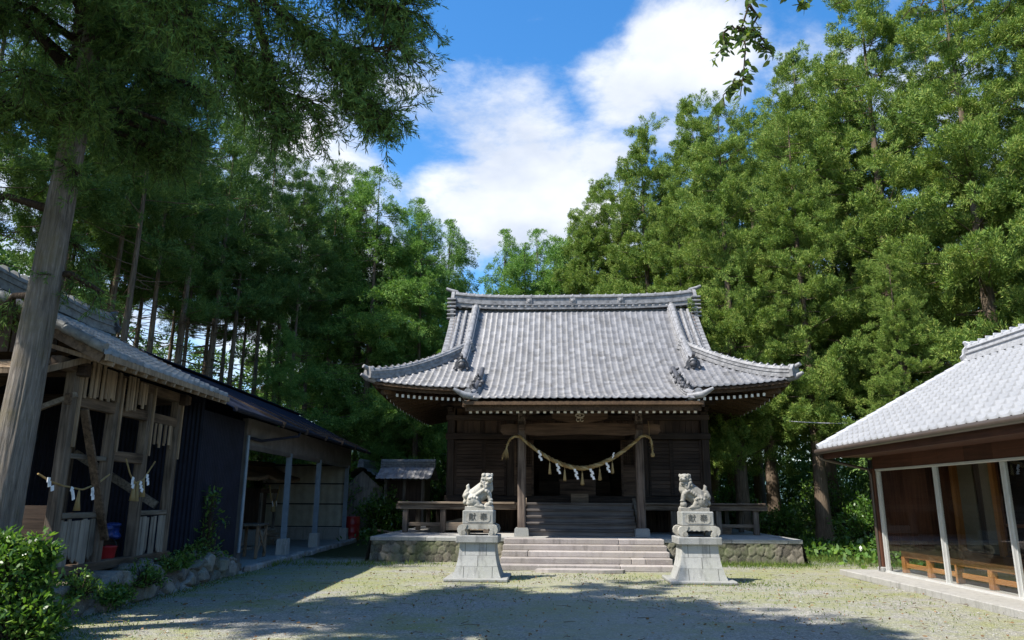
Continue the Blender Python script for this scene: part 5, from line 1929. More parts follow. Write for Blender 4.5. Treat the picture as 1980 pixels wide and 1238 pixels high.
    mb = MB(); mb.box((xi, yN / 2, 2.47), (.10, -yN, .14)); mb.box((xi, yN / 2, .55), (.12, -yN, .06)); mb.build('door_track', W_RED_Y, T)
    mb = MB(); mb.box((3.4, yN / 2, 2.55), (3.4, -yN, .05)); mb.box((3.4, yN / 2, .5), (3.5, -yN, .08)); mb.build('room_shell', W_DARK_Y, T)


right_hall()

mb = MB()
pts = []
for s in np.linspace(0, 1, 20):
    pts.append(Vector((9.2, 24.6, 4.15)).lerp(Vector((14.5, 23.2, 4.75)), float(s)) - Vector((0, 0, .35 * math.sin(math.pi * s))))
mb.tube(pts, .016, 6)
tag(mb.build('overhead_cable', plain('pale cable', (.3, .3, .32), .5, .1)), 'thin pale cable sagging through the cedars behind the silver roofed hall', 'cable')


# ------------------------------------------------------------------ foliage
def norm(a):
    return a / np.maximum(1e-9, np.linalg.norm(a, axis=-1, keepdims=True))


def blade_quads(P, D, Ln, Wd, g, fat=.45):
    n = len(P)
    S = norm(np.cross(D, g.normal(size=(n, 3))))
    mid = P + D * (Ln * fat)[:, None]
    V = np.stack([P, mid + S * (Wd / 2)[:, None], P + D * Ln[:, None], mid - S * (Wd / 2)[:, None]], 1).reshape(-1, 3)
    Q = np.arange(4 * n).reshape(n, 4)
    return V, Q


def clump_blades(C, Rr, A, nb, bl, bw, g, flat=.75, updir=.35, jit=.75):
    N = len(C)
    U = norm(g.normal(size=(N, nb, 3)) + A[:, None, :] * .9)
    P = C[:, None, :] + U * (Rr[:, None] * g.uniform(.35, 1.0, (N, nb)))[..., None] * np.array([1, 1, flat])
    D = norm(U + jit * g.normal(size=(N, nb, 3)) + np.array([0, 0, updir]))
    P = P.reshape(-1, 3); D = D.reshape(-1, 3)
    n = len(P)
    return blade_quads(P, D, bl * g.uniform(.6, 1.3, n), bw * g.uniform(.7, 1.3, n), g)


def spray_blades(C, Rr, A, ns, nb, bl, bw, g, up=.3, droop=0.0, rad=.16, spread=.8):
    """each clump is a few elongated sprays that leave it along its limb; blades clothe every spray"""
    N = len(C)
    Ax = norm(A[:, None, :] * .9 + g.normal(size=(N, ns, 3)) * .62 + np.array([0, 0, up]))
    Ls = Rr[:, None] * g.uniform(.45, 1.15, (N, ns))
    S = C[:, None, :] + g.normal(size=(N, ns, 3)) * (Rr[:, None, None] * .42) * np.array([1, 1, .40])
    S = S.reshape(-1, 3); Ax = Ax.reshape(-1, 3); Ls = Ls.reshape(-1)
    M_ = len(S)
    w = g.random((M_, nb)) ** .85
    U = norm(np.cross(Ax[:, None, :], g.normal(size=(M_, nb, 3))))
    r = rad * g.random((M_, nb)) ** .5 * (1.15 - .75 * w) * g.uniform(.6, 1.5, (M_, 1))
    P = S[:, None, :] + Ax[:, None, :] * (Ls[:, None] * w)[..., None] + U * r[..., None]
    P[..., 2] -= droop * (Ls[:, None] * w) ** 2
    D = norm(Ax[:, None, :] * .75 + U * spread + g.normal(size=(M_, nb, 3)) * .35 + np.array([0, 0, .30 - droop]))
    P = P.reshape(-1, 3); D = D.reshape(-1, 3); n = len(P)
    return blade_quads(P, D, bl * g.uniform(.5, 1.3, n), bw * g.uniform(.7, 1.3, n), g)


def crown_clumps(g, H, z0, Rmax, dens, sparse=0.0, kind='sugi'):
    C = []; Rr = []; A = []; limbs = []
    z = z0
    while z < H - .3:
        t = (z - z0) / (H - z0)
        Rz = Rmax * (min(1.0, .62 + 1.6 * t) * (1 - t) ** .72 + .07)
        z += g.uniform(.6, 1.4) / dens * .5
        if g.random() < sparse * (1 - t): continue
        az = g.uniform(0, 2 * math.pi)
        Lb = Rz * g.uniform(.62, 1.12)
        sl = g.uniform(-.12, .28) if kind == 'sugi' else g.uniform(-.30, .10)
        d = np.array([math.cos(az), math.sin(az), 0.0]); sd = np.array([-d[1], d[0], 0])
        limbs.append((z, d * Lb * .9 + np.array([0, 0, Lb * .9 * sl])))
        k = max(1, int(round(Lb * 1.6)))
        for i in range(k):
            f = 1 - (i + g.uniform(0, .9)) / (k + .6) * .92
            p = d * Lb * f + sd * g.normal() * .28 * Lb * f ** .8
            p[2] = z + Lb * f * sl + g.normal() * .22 + (.25 * f * f if kind == 'sugi' else -.35 * f * f)
            C.append(p); Rr.append(g.uniform(.42, .78) * (1.0 if kind == 'sugi' else 1.1))
            A.append(norm(np.array([p[0], p[1], .6 * Lb])) if kind == 'sugi' else norm(np.array([p[0], p[1], -.2 * Lb])))
    C.append(np.array([0, 0, H])); Rr.append(.35); A.append(np.array([0, 0, 1.0]))
    return np.array(C), np.array(Rr), np.array(A), limbs


def trunk_mesh(name, H, r, limbs, mat, g, wob=.10, n=12):
    mb = MB()
    ph = g.uniform(0, 6)
    pts = []; rad = []
    for i in range(18):
        t = i / 17
        pts.append((wob * math.sin(ph + t * 5) * t, wob * math.cos(ph * 1.3 + t * 4) * t, -.2 + (H * .99 + .2) * t))
        rad.append(r * (1 + .55 * math.exp(-t * 28)) * (1 - t) ** 1.15 + .012)
    mb.tube(pts, rad, n)
    for z, v in limbs:
        t = z / H
        if t > .93: continue
        x = wob * math.sin(ph + t * 5) * t; y = wob * math.cos(ph * 1.3 + t * 4) * t
        p = Vector((x, y, z)); v = Vector(v)
        mb.tube([p, p + v * .5 + Vector((0, 0, -.04)), p + v], [max(.018, r * .22 * (1 - t)), .018, .008], 5)
    o = mb.build(name, mat)
    me = o.data
    bpy.data.objects.remove(o)
    return me


def proto(seed, H, z0, Rmax, dens, nb, bl, bw, r, kind='sugi', mat=None, bark=None, sparse=0.0, dead=0):
    g = np.random.default_rng(seed)
    C, Rr, A, limbs = crown_clumps(g, H, z0, Rmax, dens, sparse, kind)
    if kind == 'sugi': V, Q = spray_blades(C, Rr, A, 5, nb // 5, bl, bw, g)
    else: V, Q = spray_blades(C, Rr, A, 5, nb // 5, bl, bw, g, .05, .35, .22, .6)
    o = np_mesh('crown', V, Q, mat or SUGI, link=False)
    me = o.data; bpy.data.objects.remove(o)
    # bare dead limbs under the crown
    for k in range(dead):
        z = g.uniform(z0 * .45, z0); az = g.uniform(0, 6.28); L = g.uniform(.4, 1.5)
        limbs.append((z, np.array([math.cos(az) * L, math.sin(az) * L, g.uniform(-.3, .1) * L])))
    tm = trunk_mesh('trunk', H, r, limbs, bark or BARK, g)
    return me, tm, H


PR = {
    'A': proto(1, 21, 4.0, 3.9, 2.9, 1000, .13, .024, .32, 'sugi', SUGI, BARK),
    'B': proto(2, 21, 5.0, 3.5, 2.9, 1000, .13, .024, .30, 'sugi', SUGI, BARK),
    'C': proto(3, 20, 3.0, 3.7, 3.0, 1000, .13, .024, .30, 'sugi', SUGI, BARK),
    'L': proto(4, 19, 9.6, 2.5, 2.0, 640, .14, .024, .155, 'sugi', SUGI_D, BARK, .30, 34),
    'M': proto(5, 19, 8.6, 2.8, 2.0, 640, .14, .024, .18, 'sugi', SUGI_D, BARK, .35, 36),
    'H': proto(6, 18, 4.2, 3.4, 3.3, 640, .13, .030, .22, 'hinoki', HINOKI, BARK, .04, 10),
    'G': proto(8, 18, 3.2, 3.4, 3.3, 640, .13, .030, .22, 'hinoki', HINOKI, BARK_DK, .0, 6),
}


def tree(name, key, x, y, H, label, group, rz=None, wide=1.0, z=0.0, bark=None):
    cm, tm, h0 = PR[key]
    s = H / h0
    t = empty(name, (x, y, z), random.uniform(0, 6.28) if rz is None else rz, label, 'tree', group)
    t.scale = (s * wide, s * wide, s)
    for nm, me in (('trunk', tm), ('crown', cm)):
        o = bpy.data.objects.new(nm, me)
        COL.objects.link(o); o.parent = t
    return t


GL = 'tall conifers of the left grove'
GR = 'sunlit cedars of the right grove'
GC = 'conifers rising behind the shrine roof'
HID = 'slender shaded conifer deep in the left grove, glimpsed between nearer trunks'
HIDR = 'cedar deep in the right grove, mostly hidden behind the nearer sunlit cedars'
left = [
    ('M', -11.9, 26.0, 17.2, 'conifer with thick pale trunk rising just behind the junction of the two left sheds', 1.25),
    ('L', -11.3, 21.0, 16.6, 'dark conifer behind the tiled shed roof, nearest trunk right of the grey cedar', 1.1),
    ('L', -12.9, 23.0, 18.2, 'slim dark conifer whose trunk stands close behind the tiled shed ridge', 1.0),
    ('M', -12.2, 29.5, 19.0, 'conifer with sun streaked tan trunk, first right of the thick pale trunk', 1.15),
    ('L', -11.85, 30.7, 18.5, 'dark conifer trunk standing close against the sun streaked tan trunk', 1.0),
    ('L', -11.4, 32.6, 18.5, 'slim conifer leaning slightly behind the ridge of the dark metal shed', .95),
    ('M', -11.0, 34.2, 18.0, 'conifer with mossy trunk above the middle of the dark metal shed roof', 1.0),
    ('L', -10.1, 36.0, 18.0, 'slim conifer above the metal shed with sky gaps on both sides of its trunk', .95),
    ('M', -9.2, 36.6, 18.5, 'ivy green trunked conifer behind the far gable of the dark metal shed', 1.0),
    ('L', -8.1, 37.2, 18.5, 'conifer with dark trunk between the metal shed and the bright cypress', 1.0),
    ('H', -7.0, 35.6, 18.0, 'tall light green cypress left of the shrine roof with feathery sprays', 1.1),
    ('H', -5.2, 38.5, 17.5, 'light green cypress standing above the left end of the shrine ridge', 1.0),
    ('H', -4.6, 35.6, 15.6, 'shorter feathery cypress close behind the left roof corner of the shrine', 1.0),
    ('G', -3.6, 41.0, 17.3, 'lower bright cypress at the right end of the left grove skyline', 1.0),
    ('L', -13.4, 17.2, 17.5, 'dark conifer behind the timber shed at the left edge of the picture', 1.2),
    ('M', -14.4, 14.2, 17.5, 'conifer over the near gable of the timber shed, half out of the picture', 1.2),
    ('L', -12.9, 19.3, 17.8, 'dark trunked conifer just left of the grey cedar trunk', 1.1),
    ('M', -16.0, 11.0, 17.0, 'conifer outside the left edge whose boughs shade the timber shed', 1.2),
    ('G', -9.9, 31.4, 9.0, 'young bushy cypress low behind the metal shed roof', 1.0),
    ('G', -6.0, 34.8, 8.0, 'young dark cypress beside the tiled outbuildings', 1.1),
]
for k, x, y, H, lab, wd in left:
    tree('conifer_tree', k, x, y, H, lab, GL, wide=wd)
for k, x, y, H in (('L', -15, 30, 17.0), ('M', -17, 27, 17.0), ('L', -14.6, 34.5, 16.5), ('M', -13, 39, 16.5), ('L', -10.6, 41.5, 16.0), ('L', -16.5, 22, 17.0), ('M', -16, 17.5, 16.5), ('L', -18, 33, 17.0), ('M', -7.6, 42.5, 15.0), ('H', -9.6, 39.5, 18), ('G', -6.2, 42, 17), ('L', -14, 27, 16.5), ('L', -13.2, 32, 16.5), ('M', -12, 36, 16.5), ('L', -15.5, 25, 17.0), ('G', -21, 26, 12), ('G', -20, 34, 12), ('L', -10.2, 33.8, 17), ('L', -11.5, 36.6, 17.5), ('L', -9.0, 39.0, 17), ('L', -12.4, 31.4, 17), ('L', -13.9, 33.2, 17), ('L', -15.2, 32.3, 17.5), ('L', -13.2, 26.6, 17), ('L', -12.2, 24.4, 16.5), ('L', -14.8, 28.6, 17), ('L', -8.4, 40.4, 17), ('L', -13.6, 21.5, 16.5), ('L', -14.3, 25.3, 16.0), ('L', -13.3, 29.6, 16.0), ('L', -12.6, 34, 16.0), ('L', -10.7, 38.4, 16.0)):
    tree('conifer_tree', k, x, y, H, HID, GL)
centre = [
    ('G', -.4, 45.0, 18.2, 'low conifer in the notch of the skyline above the shrine ridge, left one'),
    ('H', 1.7, 46.5, 18.8, 'conifer in the notch of the skyline directly above the shrine ridge middle'),
    ('G', .7, 43.0, 16.6, 'bushy conifer low behind the middle of the shrine ridge'),
    ('H', 2.7, 43.2, 17.0, 'feathery conifer behind the shrine ridge, just right of its middle'),
    ('G', 3.6, 44.5, 18.2, 'conifer just right of the skyline notch, smaller than its right neighbour'),
    ('C', 3.9, 41.5, 17.8, 'conifer filling the skyline between the notch and the pointed cedar'),
    ('B', 5.3, 42.0, 20.2, 'pointed cedar above the right part of the shrine ridge'),
]
for k, x, y, H, lab in centre:
    tree('conifer_tree', k, x, y, H, lab, GC)
right = [
    ('C', 7.3, 38.0, 21.6, 'tall cedar above the right end of the shrine ridge'),
    ('B', 9.6, 36.0, 22.0, 'cedar with a sharply pointed tip, the highest spire beside the clouds'),
    ('C', 8.4, 27.6, 17.2, 'cedar with tan lower trunk standing close behind the right veranda'),
    ('A', 11.6, 33.6, 20.0, 'rounded cedar crown right of the sharp spire'),
    ('B', 13.1, 31.0, 21.8, 'broad cedar rising left of the giant crown at the right'),
    ('A', 10.7, 26.2, 16.5, 'bushy cedar with low boughs hanging beside the right eave corner'),
    ('A', 14.2, 26.6, 22.8, 'giant sunlit cedar towering over the silver roofed hall'),
    ('C', 15.6, 23.4, 21.5, 'sunlit cedar at the right edge rising behind the hall ridge'),
    ('B', 18.0, 22.0, 20.5, 'cedar beyond the right edge leaning its boughs over the hall roof'),
    ('A', 12.4, 23.2, 9.5, 'small cedar with low pale boughs behind the hall gable'),
]
for k, x, y, H, lab in right:
    tree('cedar_tree', k, x, y, H, lab, GR)
for k, x, y, H in (('B', 17.5, 28, 21), ('C', 16.2, 33, 21), ('A', 12.8, 39, 20), ('B', 7.2, 46, 19), ('C', 10.6, 43, 20), ('A', 20.5, 26, 21), ('B', 6.4, 41, 20.5), ('C', 9.0, 39.5, 19.8), ('A', 11, 37.5, 20.0), ('B', 14.5, 30, 21), ('C', 8.3, 34.5, 17), ('G', 5.4, 39.5, 13), ('G', 7.4, 35.5, 12)):
    tree('cedar_tree', k, x, y, H, HIDR, GR)


def far_wood():
    g = np.random.default_rng(99)
    C = []
    for x in np.arange(-34, 34, .42):
        hmax = 13 if x < -4 else (9.0 if x < 4 else 13.0)
        for k in range(int(hmax * 2.3)):
            z = g.uniform(0, hmax) * g.uniform(.6, 1.0)
            if z > 3.5 and noise.noise(Vector((x * .55, z * .5, 4.0))) > .16: continue
            C.append((x + g.normal() * .5, 49 + g.normal() * 1.6 + abs(x) * .05, z))
    for y in np.arange(8, 49, .5):
        for sx, hm in ((-1, 14.0), (1, 12.0)):
            for k in range(int(hm * 1.4)):
                z = g.uniform(0, hm)
                if z > 3.0 and noise.noise(Vector((y * .55, z * .5, 9.0))) > .16: continue
                C.append((sx * (26 + g.normal() * 1.2), y + g.normal() * .4, z))
    C = np.array(C); n = len(C)
    V, Q = clump_blades(C, g.uniform(.5, .9, n), np.tile([0, -.4, .5], (n, 1)), 70, .34, .12, g)
    tag(np_mesh('far_wood', V, Q, SUGI_D), kind='stuff')


far_wood()


# ------------------------------------------------------------------ near cedars
def near_trunk(name, x, y, H, r, parent, lean=(0, 0)):
    nr, nv = 150, 96
    V = []
    for i in range(nr):
        t = i / (nr - 1); z = -.3 + (H + .3) * t
        rr = r * (1 + .5 * math.exp(-t * H / .5)) * (1 - t) ** .62 + .015
        for k in range(nv):
            th = 2 * math.pi * k / nv
            q = noise.noise(Vector((math.cos(th) * 2.2, math.sin(th) * 2.2, z * .30))) * .55 + (abs(noise.noise(Vector((math.cos(th) * 8, math.sin(th) * 8, z * .55)))) - .25) * 1.3 + noise.noise(Vector((math.cos(th) * 16, math.sin(th) * 16, z * 2.2))) * .35
            q += 1.6 * math.exp(-z * 3.0) * max(0, math.sin(th * 5 + 1)) if z > -.2 else 0
            m = rr * (1 + .085 * q)
            V.append((math.cos(th) * m + lean[0] * t, math.sin(th) * m + lean[1] * t, z))
    I = np.arange(nr * nv).reshape(nr, nv)
    Q = np.stack([I[:-1].ravel(), np.roll(I, -1, 1)[:-1].ravel(), np.roll(I, -1, 1)[1:].ravel(), I[1:].ravel()], 1)
    return np_mesh(name, np.array(V), Q, BARK_NEAR, parent, smooth=True)


def bough_needles(g, limb, tw_n, tw_len, per, bl, bw, droop, spread, start=.25):
    """limb: list of points; twigs leave it and hang, each clothed with needles. Returns V, Q, twig tubes"""
    limb = np.array(limb, float)
    seg = np.linalg.norm(np.diff(limb, axis=0), axis=1); cum = np.concatenate([[0], np.cumsum(seg)])
    Vs = []; n0 = 0; P = []; D = []; twigs = []
    for k in range(tw_n):
        s = cum[-1] * (start + (1 - start) * g.random() ** .8)
        i = min(len(seg) - 1, int(np.searchsorted(cum, s) - 1)); f = (s - cum[i]) / seg[i]
        p = limb[i] * (1 - f) + limb[i + 1] * f
        ax = norm(limb[i + 1] - limb[i])
        d = norm(g.normal(size=3) * spread + ax * .8 + np.array([0, 0, -droop * .5]))
        L = tw_len * g.uniform(.5, 1.2)
        m = 7; tp = [p]
        for j in range(m):
            d = norm(d + np.array([0, 0, -droop * .17 + (.30 if j > 3 else 0)]) + g.normal(size=3) * .16)
            tp.append(tp[-1] + d * L / m)
        tp = np.array(tp); twigs.append(tp)
        # short side shoots all along the twig, each a brush of needles
        nsh = max(3, int(L / .055))
        for q in range(nsh):
            u = g.uniform(.12, 1) * m; ii = min(m - 1, int(u)); ff = u - ii
            b_ = tp[ii] * (1 - ff) + tp[ii + 1] * ff
            dd = norm(tp[ii + 1] - tp[ii])
            sh_d = norm(dd * .8 + g.normal(size=3) * .65 + np.array([0, 0, .1]))
            sl = g.uniform(.10, .22)
            w = g.uniform(0, 1, per)
            P.append(b_ + np.outer(w * sl, sh_d))
            D.append(norm(sh_d * 1.0 + g.normal(size=(per, 3)) * .42))
    P = np.concatenate(P); D = np.concatenate(D); n = len(P)
    V, Q = blade_quads(P, D, bl * g.uniform(.6, 1.3, n), bw * g.uniform(.7, 1.3, n), g)
    return V, Q, twigs


def join_vq(parts):
    Vs = []; Qs = []; o = 0
    for V, Q in parts:
        Vs.append(V); Qs.append(Q + o); o += len(V)
    return np.concatenate(Vs), np.concatenate(Qs)


def near_cedar(name, x, y, H, r, z0, Rmax, label, limbs, cat='tree', seed=3, upper=True, dens=1.4, lean=(0, 0)):
    g = np.random.default_rng(seed)
    T = empty(name, (x, y, .0), 0, label, cat, 'big cedars at the front left')
    near_trunk('trunk', 0, 0, H, r, T, lean)
    parts = []
    lm = MB()
    for L, tn, tl, dr, sp in limbs:
        L = [np.array(p) - np.array([x, y, 0]) for p in L]
        rad = [max(.012, .055 * (1 - i / len(L)) + .008) for i in range(len(L))]
        lm.tube([Vector(p) for p in L], rad, 7)
        V, Q, tw = bough_needles(g, L, tn, tl * .85, 13, .075, .011, dr, sp)
        parts.append((V, Q))
        for t in tw: lm.tube([Vector(p) for p in t], [.010 - .0011 * i for i in range(len(t))], 4, cap=False)
    if upper:
        C, Rr, A, lb = crown_clumps(g, H, z0, Rmax, dens)
        V, Q = spray_blades(C, Rr, A, 5, 130, .17, .034, g)
        parts.append((V, Q))
        for z, v in lb:
            p = Vector((0, 0, z)); v = Vector(v)
            lm.tube([p, p + v * .5, p + v], [.05, .03, .01], 5)
    V, Q = join_vq(parts)
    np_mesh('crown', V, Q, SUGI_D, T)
    lm.build('limbs', BARK_DK, T)
    return T


# the grey trunk at the left edge: crown starts about seven metres up
lb = []
gg = np.random.default_rng(5)
tx, ty = -6.66, 9.9
for k in range(44):
    az = gg.uniform(-2.6, 1.9); z = gg.uniform(6.9, 9.6); L = gg.uniform(1.0, 2.3)
    d = np.array([math.cos(az), math.sin(az), 0])
    p0 = np.array([tx, ty, z])
    lb.append(([p0, p0 + d * L * .5 + [0, 0, .10], p0 + d * L + [0, 0, -.15]], 44, .75, .9, .8))
# a few drooping boughs lower on the trunk
for az, z, L in ((.2, 4.6, .9), (2.7, 4.3, .8), (-.5, 6.2, .7), (-2.4, 5.6, 1.0), (.9, 5.2, .7)):
    d = np.array([math.cos(az), math.sin(az), 0]); p0 = np.array([tx, ty, z])
    lb.append(([p0, p0 + d * L * .5 + [0, 0, .05], p0 + d * L + [0, 0, -.2]], 20, .55, .9, .7))
near_cedar('cedar_tree', tx, ty, 13.2, .235, 9.4, 2.3, 'big cedar with straight grey trunk at the left edge, before the timber shed', lb, seed=5, lean=(.45, 0))

# the cedar outside the frame whose long boughs hang into the sky
lb = [([(-5, 5.5, 9.6), (-3.9, 6.6, 8.3), (-3.0, 7.2, 7.25), (-2.3, 7.5, 6.75), (-1.7, 7.6, 6.62), (-1.3, 7.6, 6.75)], 230, .85, 1.0, .75),
      ([(-5, 5.5, 10.2), (-3.6, 6.8, 9.0), (-2.6, 7.4, 8.0), (-1.8, 7.8, 7.5), (-1.2, 7.9, 7.35)], 220, .8, .9, .75),
      ([(-5, 5.5, 8.6), (-4.2, 6.5, 7.6), (-3.5, 7.2, 6.7), (-2.9, 7.6, 6.2), (-2.35, 7.8, 6.1)], 180, .9, 1.1, .7),
      ([(-2.3, 7.5, 6.75), (-1.9, 7.6, 6.2), (-1.6, 7.6, 5.9), (-1.4, 7.6, 5.85)], 120, .55, .8, .75),
      ([(-2.6, 7.4, 8.0), (-2.0, 7.7, 7.7), (-1.5, 7.8, 7.75), (-1.15, 7.8, 7.9)], 120, .55, .7, .75),
      ([(-5, 5.5, 8.9), (-4.6, 7.0, 8.0), (-4.1, 8.0, 7.4), (-3.5, 8.6, 7.2)], 150, .9, .9, .75),
      ([(-3.0, 7.2, 7.25), (-2.75, 7.5, 6.3), (-2.65, 7.7, 5.7)], 80, .5, 1.1, .6)]
near_cedar('cedar_tree', -5.2, 5.5, 13.4, .30, 9.0, 2.8, 'cedar beyond the left edge whose dark boughs hang across the upper left sky', lb, seed=9, dens=4.0)
near_cedar('cedar_tree', -8.8, 3.4, 16.5, .30, 7.0, 3.0, 'cedar outside the left edge whose crown shades the gravel yard', [], seed=10, dens=3.6)
near_cedar('cedar_tree', -7.4, 6.3, 15.4, .28, 9.4, 3.0, 'cedar outside the left edge between the viewer and the grey trunked cedar', [], seed=14, dens=3.6)
near_cedar('cedar_tree', -9.7, 7.6, 16, .28, 9.8, 2.5, 'cedar outside the left edge behind the big glossy bush', [], seed=12, dens=2.8)


# ------------------------------------------------------------------ leafy plants
def leaf_quads(P, D, Ln, Wd, g):
    """pointed oval leaves folded along nothing, six corners as two quads"""
    n = len(P)
    S = norm(np.cross(D, g.normal(size=(n, 3)) + np.array([0, 0, 1.5])))
    a = P + D * (Ln * .3)[:, None]; b_ = P + D * (Ln * .68)[:, None]
    V = np.stack([P, a + S * (Wd / 2)[:, None], b_ + S * (Wd * .42)[:, None], P + D * Ln[:, None], b_ - S * (Wd * .42)[:, None], a - S * (Wd / 2)[:, None]], 1).reshape(-1, 3)
    k = np.arange(n) * 6
    Q = np.concatenate([np.stack([k, k + 1, k + 2, k + 5], 1), np.stack([k + 5, k + 2, k + 4, k + 4], 1)])
    Q = np.concatenate([np.stack([k, k + 1, k + 4, k + 5], 1), np.stack([k + 1, k + 2, k + 3, k + 4], 1)])
    return V, Q


def shrub(name, x, y, z, spheres, nst, leaf, per, mat, label, cat='shrub', group=None, seed=1, droop=.0):
    """stems rising from the base to points in the spheres, leaves along the last part of each"""
    g = np.random.default_rng(seed)
    T = empty(name, (x, y, z), 0, label, cat, group)
    P = []; D = []
    mb = MB()
    for k in range(nst):
        c, r = spheres[g.integers(len(spheres))]
        u = norm(g.normal(size=3)); p = np.array(c) + u * r * g.random() ** .4
        p[2] = max(p[2], .05)
        b_ = np.array([p[0] * .25, p[1] * .25, 0])
        m = (b_ + p) / 2 + np.array([0, 0, .15 * p[2]])
        mb.tube([Vector(b_), Vector(m), Vector(p)], [.012, .008, .003], 4, cap=False)
        for j in range(per):
            f = g.uniform(.55, 1.05)
            q = m * (1 - f) + p * f if f < 1 else p
            q = q + g.normal(size=3) * leaf * .6
            P.append(q); D.append(norm(u * .6 + g.normal(size=3) * .7 + np.array([0, 0, .15 - droop])))
    P = np.array(P); D = np.array(D); n = len(P)
    V, Q = leaf_quads(P, D, leaf * g.uniform(.6, 1.3, n), leaf * .42 * g.uniform(.7, 1.2, n), g)
    np_mesh('leaves', V, Q, mat, T)
    mb.build('stems', BARK_DK, T)
    return T


shrub('leafy_bush', -5.55, 8.9, .0, [((-.35, 0, .45), .52), ((.10, .1, .35), .42), ((-.15, .1, .75), .38), ((-.7, .1, .35), .5), ((.25, .0, .2), .28), ((.05, .1, .98), .16), ((-.4, .1, 1.0), .2)], 420, .085, 22, BROAD, 'big glossy green bush at the lower left corner before the stone wall', 'bush', None, 3)
shrub('leafy_shrub', -6.02, 15.3, .38, [((0, 0, .55), .40), ((-.1, .2, .9), .25), ((.15, -.2, .3), .38), ((.05, 0, 1.3), .10)], 34, .10, 10, BROAD, 'tall sparse shrub standing against the dark corrugated wall', 'shrub', None, 4)
for i, (x, y, z, s, lab) in enumerate(((-5.85, 10.6, .30, .26, 'small fern like plant on the wall top next to the big bush'), (-5.78, 12.3, .25, .30, 'green creeper hanging on the middle of the dry stone wall'),
                                       (-5.85, 13.5, .40, .26, 'low weeds on the wall below the last shed post'), (-6.1, 15.0, .45, .30, 'low leafy weeds at the foot of the corrugated wall'), (-5.75, 11.4, .12, .2, 'tuft of weeds low on the dry stone wall'))):
    shrub('wall_weeds', x, y, z, [((0, 0, .1), s), ((.05, .2, .05), s * .8), ((0, -.2, .08), s * .8)], 90, .06, 12, BROAD, lab, 'weeds', 'weeds on the stone wall', 20 + i, .2)
GBL = 'bushes under the left grove'
for i, (x, y, r, h, lab) in enumerate(((-9.6, 29.4, 1.0, 4.2, 'pale leaved bush showing above the ridge of the metal shed'), (-8.2, 32.5, 1.3, 3.6, 'leafy bush rising behind the far gable of the metal shed'),
                                       (-5.3, 32.2, .8, 1.9, 'dark bush between the red drum and the tiled outbuilding'), (-5.2, 36.0, 1.3, 4.5, 'leafy understorey bush above the tiled outbuilding roof'), (-3.0, 35.2, 1.2, 4.0, 'leafy bush in shade under the left roof corner'),
                                       (-10.8, 24.4, 1.0, 4.6, 'bush at the foot of the thick pale trunk behind the sheds'))):
    shrub('forest_bush', x, y, 0, [((0, 0, h * .7), r), ((.5 * r, .1, h * .45), r), ((-.6 * r, 0, h * .5), r), ((0, 0, h * .25), r)], 260, .15, 16, BROAD, lab, 'bush', GBL, 40 + i)
GBR = 'bushes under the right grove'
for i, (x, y, r, h, lab) in enumerate(((8.9, 30.5, .8, 3.0, 'bright leafed bush right behind the hall corner post'), (11.3, 24.0, .8, 1.7, 'bush beside the hall under the small cedar'), (10.4, 20.6, .5, .8, 'low weedy bush at the hall end wall'),
                                       (12.5, 29.0, 1.2, 2.8, 'bush in the dark under the giant cedar'), (9.6, 27.0, .7, 1.6, 'small shaded bush between the right trunks'), (7.6, 33.0, 1.0, 2.6, 'shaded bush behind the right side veranda'), (14.0, 33.0, 1.4, 3.0, 'far bush between the right trunks catching light'))):
    shrub('forest_bush', x, y, 0, [((0, 0, h * .6), r), ((.5 * r, .1, h * .4), r), ((-.6 * r, 0, h * .4), r)], 200, .13, 16, BROAD, lab, 'bush', GBR, 60 + i)


